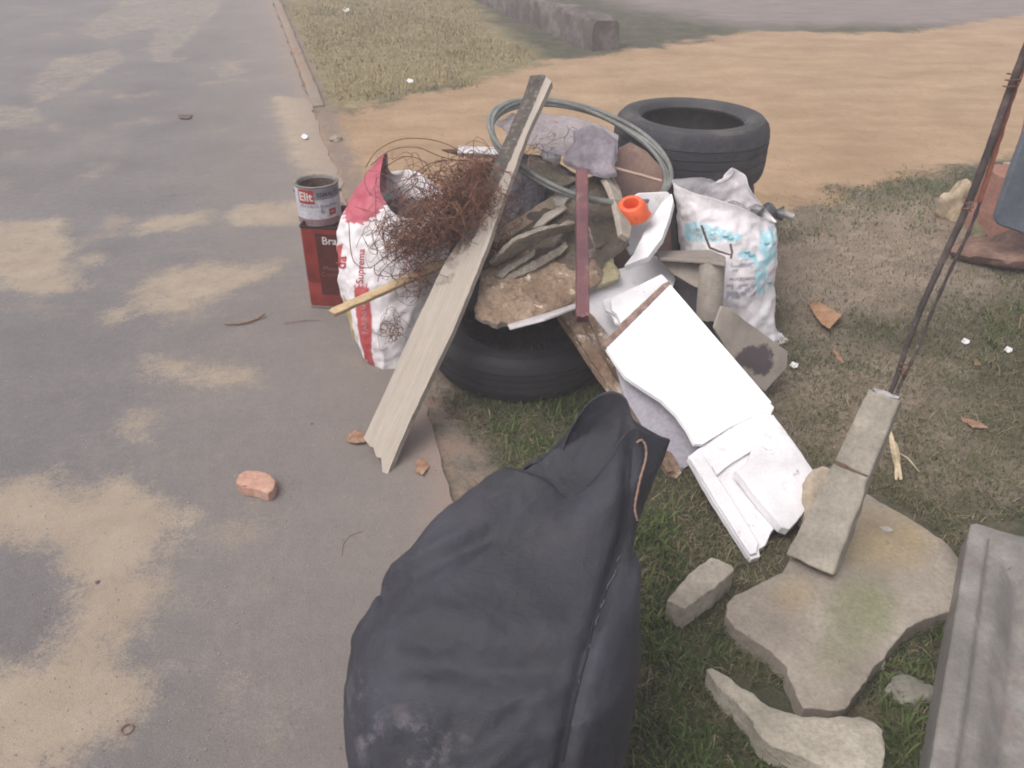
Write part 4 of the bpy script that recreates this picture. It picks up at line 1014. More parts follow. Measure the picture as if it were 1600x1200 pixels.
# brown cabinet panel behind the foam
brn = surf('brown varnished board', ['#5f4640', '#755a50', '#8a6f62'], 5, 90, .55, .15, stretch=(1, 1, .4), spots=[(6, .58, .72, '#94796a')], spec=.45)
root = thing('cabinet_panel', at(1020, 400, y=2.88), 'brown varnished cabinet board with dark side edge standing between foam and turquoise print sack', 'board')
plate('panel_face', [(950, 240), (985, 222), (1010, 236), (1040, 268), (1051, 292), (1056, 345), (1060, 392), (1040, 420), (950, 420)], [(950, 400, Y(2.88)), (1055, 400, Y(2.88)), (1000, 240, Y(3.05))], .014, brn, root, step=.03, jit=.001, res=.03, rough=.001)
plate('panel_edge', [(1050, 288), (1056, 292), (1063, 340), (1068, 390), (1066, 398), (1059, 396), (1055, 345)], [(1059, 396, Y(2.85)), (1068, 396, Y(2.90)), (1053, 290, Y(2.98))], .02, surf('dark board edge', ['#2f2c30', '#3d393d'], 10), root, step=.02, jit=.001, res=.02)

# ---------------------------------------------------------------- white boards
root = thing('foam_tray', at(1010, 360, y=2.66), 'white foam tray corner with a tall bright rim, holding the orange plastic cap', 'foam tray')
plate('tray_floor', [(968, 318), (1000, 302), (1044, 300), (1050, 308), (1040, 330), (1010, 378), (985, 400), (975, 380), (976, 350)], [(975, 390, Y(2.70)), (1040, 330, Y(2.77)), (1000, 304, Y(2.76))], .015, foam, root, step=.02, jit=.001, res=.02, rough=.001)
plate('tray_rim', [(1040, 303), (1050, 303), (1052, 314), (1046, 340), (1034, 372), (1012, 401), (975, 415), (990, 396), (1012, 350), (1030, 322)], [(980, 412, Y(2.52)), (1040, 360, Y(2.62)), (1046, 304, Y(2.80))], .022, foam, root, step=.02, jit=.001, res=.02, rough=.001)
orange = surf('orange plastic', ['#d9562a', '#e26434'], 8, 60, .45, .08, .002, .08, spec=.5)
oc = at(993, 329, y=2.68)
M = (Matrix.Rotation(math.radians(22), 3, 'X') @ Matrix.Rotation(math.radians(-12), 3, 'Y'))
cap = lath([(.050, 0), (.056, .004), (.055, .016), (.050, .030), (.041, .046), (.034, .050), (.027, .048), (.022, .036), (.020, .01), (.0, .008)], oc-Vector((0, 0, .012)), 'orange_cap', orange, None, M=M, smooth=50)
for v_ in cap.data.vertices:
    if v_.co.z > .03: v_.co.x -= .010
tag(cap, 'bright orange plastic cap with a round hole resting on the white foam', 'cap')

tag(plate('white_sheet', [(874, 474), (900, 448), (945, 425), (975, 418), (1008, 402), (1035, 398), (1048, 412), (1056, 436), (1040, 480), (1000, 520), (955, 548), (926, 545), (900, 510)],
    [(890, 500, H(.27)), (1040, 480, H(.25)), (1030, 400, H(.33))], .014, foam, step=.03, jit=.001, res=.03, rough=.001), 'broad white board wedged beneath the rubble, above the long bright panel', 'board')
root = thing('moulded_strip', at(1000, 470, h=.33), 'stepped white moulding lying on the broad white board', 'moulding')
plate('moulding_top', [(954, 466), (1034, 428), (1046, 441), (1010, 470), (970, 505), (964, 490), (956, 484)], [(954, 468, H(.345)), (1034, 430, H(.36)), (970, 503, H(.325))], .014, foam, root, step=.01, jit=.0015, res=.02, rough=.001)
plate('moulding_step', [(942, 468), (954, 463), (966, 484), (970, 507), (960, 503), (955, 488), (946, 484)], [(943, 470, H(.325)), (954, 464, H(.33)), (968, 505, H(.31))], .012, foam, root, step=.01, jit=.0015, res=.02)
tag(plate('white_strip', [(788, 500), (840, 488), (900, 462), (908, 476), (850, 498), (796, 512)], [(788, 505, H(.262)), (905, 470, H(.28)), (850, 488, H(.285))], .008, whp, step=.02, jit=.001, res=.02), 'thin white strip sticking out beneath the tan crumbling board', 'plastic strip')

# long bright panel with a concave cut
bright = surf('gloss white panel', ['#eae8ea', '#efedf0'], 4, 120, .45, .05, .001, .03, spec=.5, spots=[(34, .70, .74, '#a89f9a')])
root = thing('white_board', at(1080, 620, h=.15), 'long bright white panel with a concave curved cut, leaning from the pile to the grass', 'panel')
PX = [(1045, 441), (1125, 534), (1206, 628), (1190, 645), (1140, 668), (1098, 694), (1086, 693), (1075, 672), (1058, 648), (1034, 625), (1010, 610), (978, 588), (960, 562), (945, 538), (995, 490)]
PANC = [(1045, 441, H(.36)), (1206, 628, H(.13)), (946, 538, H(.30))]
plate('panel_face', PX, PANC, .016, bright, root, step=.03, jit=.0006, res=.03)
part = surf('raw brown chipboard', ['#8a6e62', '#a08478', '#b59b90'], 30, 120, .95, .8)
fr_ = [(1036, 443), (1047, 438), (1049, 442), (948, 543), (941, 537), (990, 486)]
plate('raw_edge', fr_, [(1045, 441, H(.362)), (1206, 628, H(.132)), (946, 538, H(.302))], .019, part, root, step=.008, jit=.0012, res=.02)
tag(plate('shaded_board', [(962, 574), (985, 588), (1010, 600), (1040, 625), (1070, 655), (1092, 700), (1086, 722), (1060, 738), (1030, 712), (1000, 660), (975, 620)],  # white board; the grey of its colour is painted shade
    [(965, 580, H(.235)), (1085, 690, H(.07)), (1050, 735, H(.0))], .014, surf('white board in painted shade', ['#97929c', '#a9a4ad'], 5, 90, .75, .1), step=.03, jit=.001, res=.03), 'white board with its shade painted in grey below the curved cut of the long bright panel', 'board')
root = thing('broken_board', at(1150, 780, h=.02), 'broken white panel with stepped recess lying on the grass below the long bright panel', 'panel')
A6 = [(1075, 712, H(.10)), (1204, 628, H(.135)), (1172, 868, H(.02))]
plate('panel_body', [(1075, 713), (1100, 695), (1140, 668), (1190, 645), (1202, 628), (1210, 636), (1200, 660), (1186, 690), (1175, 705), (1200, 740), (1240, 790), (1222, 812), (1206, 830), (1196, 852), (1186, 858), (1188, 870), (1174, 874), (1150, 838), (1110, 775)],
      A6, .022, foam, root, step=.012, jit=.0012, res=.02, rough=.0008)
A6b = [(a, b, dict(h=c['h']+.008)) for a, b, c in A6]
plate('raised_border', [(1078, 716), (1095, 706), (1112, 731), (1150, 790), (1185, 848), (1182, 864), (1172, 866), (1130, 800)], A6b, .0085, foam, root, step=.02, jit=.0008, res=.03)
plate('raised_ridge', [(1113, 728), (1160, 700), (1200, 648), (1205, 640), (1206, 652), (1183, 690), (1172, 706), (1145, 722), (1120, 742)], A6b, .0085, foam, root, step=.012, jit=.0015, res=.03)
root = thing('white_tile', at(1210, 740, h=.08), 'thick white foam tile with nibbled upper left edge, topmost on the broken white panel', 'tile')
A7 = [(1150, 735, H(.115)), (1208, 646, H(.14)), (1232, 822, H(.06))]
plate('tile_body', [(1150, 733), (1168, 722), (1176, 702), (1182, 684), (1196, 664), (1208, 646), (1222, 664), (1250, 702), (1274, 738), (1268, 770), (1262, 792), (1245, 815), (1234, 826), (1222, 822), (1190, 784)],
      A7, .030, foam, root, step=.01, jit=.0016, res=.02, rough=.0008, edge_r=.004)

# long weathered board under the white ones
root = thing('weathered_board', at(960, 600, h=.15), 'brown delaminating board propped on the tyre, its foot behind the black bag', 'board')
dlam = surf('delaminating brown wood', ['#6b5346', '#87705f', '#a8968a'], 7, 80, .95, .8, .005, .35, stretch=(1, 1, 1), spots=[(12, .55, .62, '#c0b4ab')])
W8 = [(880, 480, H(.30)), (1060, 742, H(.01)), (915, 470, H(.305))]
plate('wood_layer', [(866, 484), (900, 470), (930, 496), (948, 520), (966, 560), (990, 600), (1025, 662), (1066, 738), (1058, 748), (1046, 742), (1010, 690), (960, 622), (930, 580), (896, 528)], W8, .02, dlam, root, step=.012, jit=.002, res=.012, rough=.004, nfreq=30)
W9 = [(a, b, dict(h=c['h']+.012)) for a, b, c in W8]
plate('wood_layer', [(872, 484), (886, 478), (916, 520), (946, 566), (985, 624), (1030, 690), (1052, 736), (1044, 738), (1000, 672), (950, 600), (905, 532)], W9, .010, dlam, root, step=.012, jit=.003, res=.012, rough=.003, nfreq=30)
plate('wood_layer', [(914, 484), (926, 494), (948, 530), (958, 560), (950, 556), (930, 520)], W9, .012, dlam, root, step=.012, jit=.003, res=.012, rough=.003)

# ---------------------------------------------------------------- grey gutter pieces
fib = surf('grey fibre cement', ['#7b716a', '#8d837b', '#9f958c'], 6, 90, .9, .3, .003, .2, spots=[(7, .6, .72, '#776a62')])
root = thing('gutter_piece', at(1080, 450, y=2.65), 'bent grey beige gutter piece propped in front of the turquoise print sack', 'gutter')
plate('gutter_lip', [(1024, 392), (1110, 390), (1134, 401), (1133, 412), (1108, 408), (1030, 403)], [(1026, 398, Y(2.64)), (1130, 404, Y(2.56)), (1090, 390, Y(2.72))], .010, fib, root, step=.03, jit=.001, res=.03)
plate('gutter_side', [(1027, 402), (1108, 408), (1112, 440), (1100, 452), (1085, 448), (1052, 428)], [(1028, 402, Y(2.63)), (1108, 408, Y(2.57)), (1090, 445, Y(2.52))], .010, fib, root, step=.03, jit=.001, res=.03)
def bend(a, b, r, a0_, a1_, th, name, mat, parent, n=10, m=10, axis=None):
    a = Vector(a); b = Vector(b); t_ = (b-a).normalized(); s_ = t_.cross(Vector((0, -1, .4))).normalized(); n_ = s_.cross(t_); V = []; Fc = []
    for lay in (r, r-th):
        for i in range(n+1):
            for k in range(m+1):
                an = math.radians(a0_+(a1_-a0_)*k/m); p = a+(b-a)*i/n+s_*math.cos(an)*lay+n_*math.sin(an)*lay
                if i in (0, n): p = p+t_*.008*noise.noise(Vector((k*.7, i, lay*9)))
                V.append(p+n_*.002*noise.noise(p*15))
    N = (n+1)*(m+1); g_ = lambda i, k, l: l*N+i*(m+1)+k
    for i in range(n):
        for k in range(m):
            Fc += [(g_(i, k, 0), g_(i, k+1, 0), g_(i+1, k+1, 0), g_(i+1, k, 0)), (g_(i, k, 1), g_(i+1, k, 1), g_(i+1, k+1, 1), g_(i, k+1, 1))]
        for k in (0, m): Fc.append((g_(i, k, 0), g_(i+1, k, 0), g_(i+1, k, 1), g_(i, k, 1)))
    for k in range(m):
        for i in (0, n): Fc.append((g_(i, k, 0), g_(i, k, 1), g_(i, k+1, 1), g_(i, k+1, 0)))
    return link(name, V, Fc, mat, parent, smooth=50)
bend(at(1112, 408, y=2.56), at(1106, 502, y=2.47), .045, 15, 165, .009, 'gutter_bend', fib, root)
t = NT('stained fibre cement'); n1 = t.noise(8, 7, .75)
c = t.ramp(t.noise(6, 6, .7), [(.3, rgb('#7b716a')), (.7, rgb('#9f958c'))])
s_ = t.attr('print').outputs['Color']
c = t.mix(t.ramp(t.math('ADD', s_, t.math('MULTIPLY_ADD', n1, 3.2, -1.75)), [(.35, 0.0), (.6, .9)]), c, rgb('#443a40'))
stn = t.done(c, .9, t.bump(t.noise(90, 4, .7), .3, .003))
def stain(p):
    x_, y_ = proj(*p); v_ = max(0, 1.15-((x_-1178)/42)**2-((y_-562)/34)**2); return (v_, v_, v_)
tag(plate('gutter_fragment', [(1128, 478), (1140, 482), (1172, 506), (1205, 530), (1231, 549), (1229, 574), (1216, 588), (1196, 612), (1178, 602), (1150, 570), (1130, 538), (1116, 512), (1122, 494)],
    [(1124, 490, H(.30)), (1230, 552, H(.14)), (1196, 610, H(.04))], .012, stn, step=.02, jit=.002, res=.012, rough=.003, colfn=stain), 'grey fibre cement fragment with a black stain lying against the printed sack', 'fragment')
tag(plate('dark_board', [(1040, 425), (1095, 445), (1125, 500), (1135, 560), (1190, 615), (1170, 600), (1120, 540), (1060, 470)], [(1045, 430, H(.28)), (1190, 612, H(.02)), (1120, 470, H(.27))], .012, surf('dim grey board', ['#5c565c', '#6d676d'], 8), step=.03, jit=.001, res=.03),
    'dim grey board between the long bright panel and the grey gutter pieces', 'board')

# ---------------------------------------------------------------- rusty wire tangle
wire = surf('rusty wire', ['#47302c', '#6f4a3c', '#96694e'], 40, 200, .8, .2)
Bg = Bag(); C1 = at(700, 335, y=2.66); rr = random.Random(5)
def curl(c, r, n, turns, r_w, tiltv, drift):
    u = Vector((rr.uniform(-1, 1), rr.uniform(-1, 1), rr.uniform(-1, 1))).normalized(); w = u.cross(tiltv).normalized(); a0_ = rr.uniform(0, 6.28); P = []
    for i in range(n):
        a = a0_+turns*6.283*i/n; q = r*(1+.3*math.sin(a*.7+a0_)); P.append(c+u*math.cos(a)*q+w*math.sin(a)*q+drift*(i/n)+Vector((noise.noise(Vector((i*.3, a0_, 0))), noise.noise(Vector((0, i*.3, a0_))), noise.noise(Vector((a0_, 0, i*.3)))))*r*.5)
    return tube(P, r_w, 3, cap=False)
def blob(px, py, y, sx_, sy_, n, r0, r1, tw_=(.4, 1.4), rw=.0010):
    for i in range(n):
        c = at(rr.gauss(px, sx_), rr.gauss(py, sy_), y=y+rr.gauss(0, .035)); t_ = Vector((rr.gauss(0, 1), rr.gauss(0, 1), rr.gauss(0, 1)))
        Bg.add(curl(c, rr.uniform(r0, r1), 14, rr.uniform(*tw_), rw, t_, Vector((rr.gauss(0, .03), rr.gauss(0, .02), rr.gauss(0, .02)))))
blob(690, 352, 2.50, 34, 24, 300, .012, .065); blob(722, 302, 2.6, 28, 22, 220, .012, .06); blob(748, 268, 2.72, 22, 12, 120, .012, .05)
blob(632, 372, 2.46, 22, 14, 130, .008, .045); blob(640, 300, 2.6, 28, 25, 34, .03, .08, (.3, .8)); blob(760, 340, 2.55, 22, 30, 160, .015, .05)
blob(645, 415, 2.46, 18, 16, 34, .02, .05, (.3, .8)); blob(614, 510, 2.42, 9, 14, 26, .008, .03); blob(655, 440, 2.45, 12, 10, 26, .01, .04); blob(860, 232, 2.95, 18, 12, 12, .01, .04)
for P in ([(571, 262), (590, 235), (625, 218), (665, 217), (700, 226), (728, 242)], [(580, 258), (610, 235), (650, 230), (690, 245), (725, 252)], [(600, 262), (632, 245), (662, 252), (674, 272)], [(545, 345), (548, 390), (556, 412), (578, 418), (604, 400), (640, 380)],
          [(585, 415), (590, 430), (630, 428), (680, 395)], [(615, 440), (600, 455), (640, 430), (670, 400)], [(600, 320), (640, 290), (680, 255), (730, 250)], [(590, 450), (620, 440), (625, 425)], [(650, 380), (600, 420), (590, 440)], [(620, 300), (660, 262), (700, 250), (760, 255)]):
    Bg.add(tube(catmull([at(a, b, y=(2.50 if b > 300 else 2.72)-.0*(i)) for i, (a, b) in enumerate(P)], 8), .0015, 4, cap=False))
wt = link('wire_tangle', Bg.v, Bg.f, wire, smooth=0)
tag(wt, 'rusty brown tangle of fine wire sprawled over the flour sack and behind the plank', 'wire')

# ---------------------------------------------------------------- concrete pieces at right
conc = surf('weathered concrete', ['#7f7768', '#988f7e', '#a69c86', '#b5ac9c'], 3.5, 90, .95, .7, .005, .3, spots=[(3, .55, .66, '#83825a'), (5, .58, .70, '#a58f70'), (28, .62, .72, '#6f675b')])
root = thing('concrete_slab', at(1320, 930, h=0), 'mossy beige concrete slab with concave broken sides lying on the grass', 'concrete slab')
t = NT('mossy concrete'); n1 = t.noise(3.5, 8, .7); n2 = t.noise(90, 4, .8)
c = t.ramp(n1, [(.3, rgb('#7b7168')), (.45, rgb('#91867b')), (.6, rgb('#a0958a')), (.75, rgb('#afa59a'))])
sa_ = t.n.new('ShaderNodeSeparateColor'); t.l.new(t.attr('print').outputs['Color'], sa_.inputs[0]); n3 = t.noise(9, 7, .8)
c = t.mix(t.ramp(t.math('MULTIPLY', sa_.outputs[1], t.math('MULTIPLY_ADD', n3, 2.0, -.2)), [(.1, 0.0), (.8, .7)]), c, rgb('#a18d69'))
c = t.mix(t.ramp(t.math('MULTIPLY', sa_.outputs[0], t.math('MULTIPLY_ADD', n3, 2.4, -.4)), [(.1, 0.0), (.8, .68)]), c, rgb('#6e724c'))
c = t.mix(1.0, c, t.ramp(n2, [(.3, .72), (.7, 1.05)]), 'MULTIPLY'); c = t.mix(t.ramp(t.noise(30, 5, .8), [(.62, 0.0), (.7, .6)]), c, rgb('#5f574c'))
mossc = t.done(c, .95, t.bump(n2, .7, .005, t.bump(t.noise(24, 5, .75), .5, .01)))
def moss(q):
    x_, y_ = proj(*q); g1 = max(0, 1-((x_-1345)/75)**2-((y_-955)/75)**2)+.6*max(0, 1-((x_-1310)/60)**2-((y_-1030)/50)**2)
    g2 = max(0, 1-((x_-1380)/110)**2-((y_-840)/70)**2)+.7*max(0, 1-((x_-1240)/50)**2-((y_-930)/40)**2); return (min(1, g1), min(1, g2), 0)
def hump(a, b, d): return .012*noise.noise(Vector((a*6, b*6, 2)))
plate('slab_body', [(1137, 940), (1150, 926), (1185, 912), (1222, 895), (1250, 845), (1290, 790), (1330, 757), (1352, 766), (1385, 782), (1425, 806), (1470, 842), (1509, 878), (1500, 952), (1462, 958), (1430, 972), (1400, 998), (1376, 1030), (1352, 1062), (1322, 1104), (1300, 1106), (1256, 1102),
      (1243, 1072), (1228, 1040), (1205, 1015), (1178, 1000), (1148, 983), (1134, 960)], [(1140, 960, H(.055)), (1509, 880, H(.05)), (1300, 1106, H(.05))], .055, mossc, root, step=.014, jit=.006, res=.016, rough=.008, nfreq=10, edge_r=.006, topfn=hump, seed=3, colfn=moss)
gc = surf('grey concrete post', ['#7c756c', '#938b80', '#a59d91'], 6, 110, .93, .5, .003, .25, spots=[(7, .58, .7, '#a0937c')])
ra = surf('rusty rod', ['#2f2a2b', '#423838', '#5c4e4b'], 14, 120, .8, .5, spots=[(10, .6, .7, '#8d8079')])
rb_ = surf('red rusty rod', ['#7d4a3c', '#8f5846', '#714437'], 10, 90, .75, .4)
p0 = at(1273, 874, h=.072); p1 = at(1384, 618, h=.44); pm = p0.lerp(p1, .56)
pd = (p1-p0).normalized()
root = thing('concrete_post', p0, 'broken grey concrete post leaning up from the mossy slab with two rusty rods sticking out', 'post')
upv = Vector((-.75, -1.0, .5))
prism('post_section', p0-pd*.01, pm-pd*.0005, .116, .092, upv, gc, root, rough=.006, seg=24, taper=.72, bevel=.005, seed=1, ragged=.004)
prism('post_section', pm+pd*.001, p1, .084, .070, upv, gc, root, rough=.003, seg=14, taper=.88, bevel=.004, seed=5, ragged=.004)
prism('mortar_crack', pm-pd*.004, pm+pd*.004, .074, .068, upv, surf('brown crack', ['#4f3c33', '#6b5548'], 30), root, seg=2, bevel=0)
dirt = surf('fresh broken concrete', ['#a39ea0', '#b8b3b4'], 30, 100, .95, .6)
prism('broken_top', p1, p1+pd*.006, .060, .056, upv, dirt, root, seg=2, bevel=0, ragged=.004, rough=.003)
r0 = at(1392, 612, h=.435); yr = r0.y
def rodpath(P): return catmull([at(a, b, y=q) for a, b, q in P], 10)
v, f = tube(rodpath([(1388, 622, 1.78), (1400, 592, 1.80), (1414, 550, 1.83), (1440, 480, 1.87), (1472, 408, 1.91), (1508, 330, 1.95), (1540, 248, 1.99), (1566, 175, 2.02), (1590, 110, 2.05), (1625, 20, 2.10), (1690, -140, 2.2)]), [.0056+.0040*min(1, i/62)+.0003*math.sin(i*1.9) for i in range(101)], 8)
link('rod', v, f, ra, root, smooth=180)
v, f = tube(rodpath([(1402, 614, 1.79), (1412, 590, 1.81), (1432, 548, 1.84), (1455, 490, 1.88), (1486, 420, 1.92), (1515, 360, 1.95), (1533, 310, 1.98)]), [.0042+.0008*math.sin(i*1.3) for i in range(61)], 8)
link('rod', v, f, ra, root, smooth=180)
v, f = tube(rodpath([(1530, 316, 1.978), (1545, 270, 1.99), (1562, 215, 2.02), (1582, 150, 2.045), (1605, 90, 2.07), (1650, -30, 2.14)]), [.0062+.0008*math.sin(i*1.3) for i in range(51)], 8)
link('red_rod', v, f, rb_, root, smooth=180)
Bg = Bag()
for (a, b, q, s) in ((1578, 140, 2.035, .016), (1408, 588, 1.805, .009), (1510, 330, 1.95, .012)):
    c = at(a, b, y=q); P = [c+Vector((math.cos(k*.7)*s, math.sin(k*.7)*s, .0016*k)) for k in range(24)]; vv, ff = tube(P, .0018, 5)
    link('tie_wire', vv, ff, wire, root, smooth=180)
tag(plate('concrete_chunk', [(1266, 745), (1276, 730), (1290, 724), (1308, 732), (1314, 750), (1296, 792), (1280, 815), (1268, 800), (1263, 770)], [(1266, 770, H(.10)), (1312, 745, H(.10)), (1280, 812, H(.07))], .07, surf('sandy concrete', ['#8c7d6c', '#a39483', '#b5a796'], 8, 80, .95, .5), step=.012, jit=.003, res=.012, rough=.006, edge_r=.015),
    'rounded sandy concrete chunk between the white tile and the leaning post', 'chunk')
tag(plate('concrete_block', [(1043, 936), (1062, 912), (1086, 888), (1112, 869), (1144, 882), (1147, 890), (1120, 914), (1070, 950)], [(1045, 936, H(.075)), (1070, 950, H(.075)), (1112, 870, H(.075))], .07, surf('brick sized concrete', ['#857b6d', '#a0968a', '#b5ac9e'], 8, 80, .95, .8, .005, spots=[(20, .6, .7, '#7d7468')]), step=.010, jit=.003, res=.010, rough=.004, edge_r=.003),
    'small brick shaped concrete block on the grass left of the mossy slab', 'concrete block')
tag(plate('concrete_kerb_fragment', [(1103, 1044), (1112, 1042), (1128, 1048), (1142, 1058), (1160, 1072), (1178, 1080), (1190, 1092), (1216, 1106), (1252, 1114), (1292, 1120), (1344, 1118), (1366, 1126), (1381, 1138), (1382, 1190), (1378, 1215), (1340, 1212), (1290, 1196), (1232, 1172), (1190, 1150), (1172, 1118), (1150, 1092), (1118, 1066)],
    [(1105, 1046, H(.06)), (1380, 1140, H(.075)), (1230, 1170, H(.070))], .065, surf('pale concrete', ['#877f72', '#a0978a', '#b7afa2'], 6, 90, .95, .8, .006, spots=[(20, .6, .7, '#7d7468')]), step=.012, jit=.005, res=.011, rough=.006, edge_r=.006, seed=9), 'curved pale concrete fragment tapering to a point, nearest the camera on the grass', 'concrete fragment')
# trough
HT = .14
c00 = at(1517, 814, h=HT); c01 = at(1452, 1205, h=HT); e1 = (c01-c00); e1 = Vector((e1.x, e1.y, 0)).normalized(); e2 = Vector((-e1.y, e1.x, 0))
if e2.x < 0: e2 = -e2
frT = (c00, e1, e2, Vector((0, 0, 1))); LT, WT = .88, .52
if e1.cross(e2).z < 0: frT = (c00, e2, e1, Vector((0, 0, 1)))
LX, LY = (WT, LT) if frT[1] == e2 else (LT, WT)
def trough(a, b, d):
    rim_ = .040; r = 0.004*noise.noise(Vector((a*12, b*12, 0)))
    if d > rim_: r -= .018*min(1, (d-rim_)/.008)
    if d > .075: r -= .050*min(1, (d-.075)/.05)
    return r
ot = refine([(0.012, 0), (LX-.012, 0), (LX, .012), (LX, LY-.012), (LX-.012, LY), (.012, LY), (0, LY-.012), (0, .012)], .02, .0015, 2)
t = NT('trough concrete'); n1 = t.noise(5, 7, .7); c = t.ramp(n1, [(.3, rgb('#625e5b')), (.5, rgb('#797470')), (.7, rgb('#928c87'))])
c = t.mix(t.ramp(t.noise(7, 6, .7), [(.54, 0.0), (.68, .6)]), c, rgb('#75605a')); c = t.mix(1.0, c, t.ramp(t.noise(120, 4, .8), [(.3, .78), (.7, 1.05)]), 'MULTIPLY')
trm = t.done(c, .93, t.bump(t.noise(120, 4, .8), .45, .003, t.bump(n1, .4, .01)))
root = thing('laundry_trough', (c00+c01)/2-Vector((0, 0, HT)), 'shallow rectangular grey concrete trough with raised rim lying face up on the grass', 'trough')
plate2('trough_body', ot, frT, HT-.005, trm, root, res=.011, topfn=trough, bevel=.005, smooth=60, botrough=.0)

# ---------------------------------------------------------------- right edge: meter box, pier, posts, stone
pier = thing('brick_pier', at(1640, 410, h=0), 'low pinkish brick pier with crumbling foot at the right edge of the photo', 'pier')
bq = at(1568, 402, h=0)
def boxw(name, o, ax, ay, az, mat, parent, rough=.0, bevel=.006, res=8, seed=0):
    bm = bmesh.new(); bmesh.ops.create_cube(bm, size=1); bmesh.ops.subdivide_edges(bm, edges=bm.edges, cuts=res, use_grid_fill=True)
    V = [Vector(o)+ax*(v.co.x+.5)+ay*(v.co.y+.5)+az*(v.co.z+.5) for v in bm.verts]; V = [p+Vector((nz(p, 12, seed), nz(p, 12, seed+3), nz(p, 12, seed+6)))*rough for p in V]
    Fc = [tuple(v.index for v in f.verts) for f in bm.faces]; bm.free(); return link(name, V, Fc, mat, parent, smooth=40, bevel=bevel)
boxw('pier_body', bq+Vector((.02, .02, 0)), Vector((.5, .05, 0)), Vector((-.03, .35, 0)), Vector((0, 0, .30)), surf('pink brick', ['#7d5a50', '#94695c', '#a37a6b'], 7, 70, .95, .7), pier, .02, 0, 12)
mb = thing('meter_box', at(1580, 345, y=3.35), 'blue grey meter box door leaning on the brick pier at the right edge', 'meter box')
blu = surf('blue grey plastic', ['#4e545f', '#5a606b', '#666c76'], 6, 60, .6, .12, spec=.4)
A9 = [(1552, 340, Y(3.36)), (1640, 372, Y(3.30)), (1594, 205, Y(3.36))]
plate('box_door', [(1549, 338), (1556, 346), (1640, 376), (1690, 390), (1730, 230), (1612, 195), (1598, 198), (1574, 262)], A9, .05, blu, mb, step=.04, jit=.0005, res=.04, bevel=.01)
frm = frame3(*[at(a, b, **c_) for a, b, c_ in A9])
for s in (0, 1):
    q = hit(frm, 1590+s*6, 268); o_, x_, y_, n_ = frm
    lettering('A', .035, lambda a, b: o_+x_*(q[0]+a)+y_*(q[1]+b+s*.002)+n_*.004, surf('dark mark', ['#32343c', '#3a3c44'], 20), mb, bold=.001)
tag(prism('red_post', at(1590, 345, y=3.75), at(1632, 140, y=3.80), .085, .085, (0, -1, .2), surf('faded red paint', ['#8f5346', '#a06355', '#b07a6c'], 7, 70, .8, .4), rough=.005, seg=12), 'faded red painted post behind the meter box at the right edge', 'post')
tag(prism('pinkish_post', at(1566, 372, y=3.9), at(1592, 255, y=3.95), .10, .10, (0, -1, .2), surf('pinkish plaster', ['#9c857c', '#b09a90'], 7, 70, .9, .4), rough=.008, seg=12), 'pinkish plastered stub of wall just left of the red painted post', 'post')
tag(plate('wood_stub', [(1524, 318), (1550, 300), (1560, 312), (1548, 345), (1532, 378), (1520, 385), (1518, 350)], [(1520, 384, Y(3.62)), (1548, 345, Y(3.70)), (1550, 302, Y(3.85))], .06, surf('mossy stub', ['#4f4c36', '#6a634c', '#857a66'], 9, 60, .95, .8), step=.02, jit=.006, res=.02, rough=.012, edge_r=.015), 'mossy rotten wood stub between the rods and the brick pier', 'wood stub')
rk = surf('rubble stone', ['#7d6a60', '#94847a', '#a89a90'], 9, 60, .95, .7)
def stone(name, c, r, mat, label, cat, sq=(1, 1, .6), group=None, seed=0, ch=.35):
    bm = bmesh.new(); bmesh.ops.create_icosphere(bm, subdivisions=4, radius=1)
    V = []
    for v in bm.verts:
        d = v.co.copy(); k = 1+ch*noise.noise(d*1.3+Vector((seed, 0, 0)))+.15*noise.noise(d*4+Vector((seed, 3, 0)))
        q = Vector((d.x*sq[0], d.y*sq[1], d.z*sq[2]))*k*r; q.z = max(q.z, -sq[2]*r*.5); V.append(Vector(c)+q+Vector((0, 0, sq[2]*r*.45)))
    Fc = [tuple(v.index for v in f.verts) for f in bm.faces]; bm.free()
    return tag(link(name, V, Fc, mat, smooth=35), label, cat, group)
stone('rubble_heap', at(1590, 405, h=0)-Vector((0, 0, .03)), .20, surf('dark rubble', ['#54423c', '#6d5349', '#8a6d60'], 9, 70, .95, .9), 'brownish rubble lump heaped below the blue grey meter box', 'rubble', (1.3, .8, .5), seed=31, ch=.5)
stone('broken_stone', at(1500, 338, h=0)-Vector((0, 0, .03)), .135, surf('ochre broken stone', ['#8f7c68', '#a8957e', '#c0ae98'], 8, 60, .95, .7), 'pale ochre broken stone standing left of the rods, near the red post', 'stone', (.8, .6, 1.0), seed=13, ch=.6)
stone('stone', at(1535, 395, h=0), .07, rk, 'lump of reddish grey rubble on the ground below the mossy wood stub', 'stone', seed=2)
stone('stone', at(1558, 405, h=0), .06, surf('dark stone', ['#4a3f40', '#5f5354'], 9), 'dark lump of rubble against the foot of the brick pier', 'stone', seed=5)
stone('stone', at(1422, 1082, h=0), .045, surf('grey green stone', ['#6d6a60', '#858075'], 9), 'flat grey stone in the grass between the mossy slab and the trough', 'stone', (1.1, .8, .35), seed=9)
stone('stone', at(1384, 828, h=.05), .012, surf('pale crumb', ['#a09a90', '#b3ada3'], 20), 'tiny pale crumb of concrete lying on the mossy slab', 'stone', (1.4, .8, .5), seed=3)
stone('stone', at(1365, 1040, h=.0), .022, surf('pale crumb', ['#a09a90', '#b3ada3'], 20), 'small pale crumb of concrete beside the lower right edge of the mossy slab', 'stone', (1, .8, .6), seed=4)

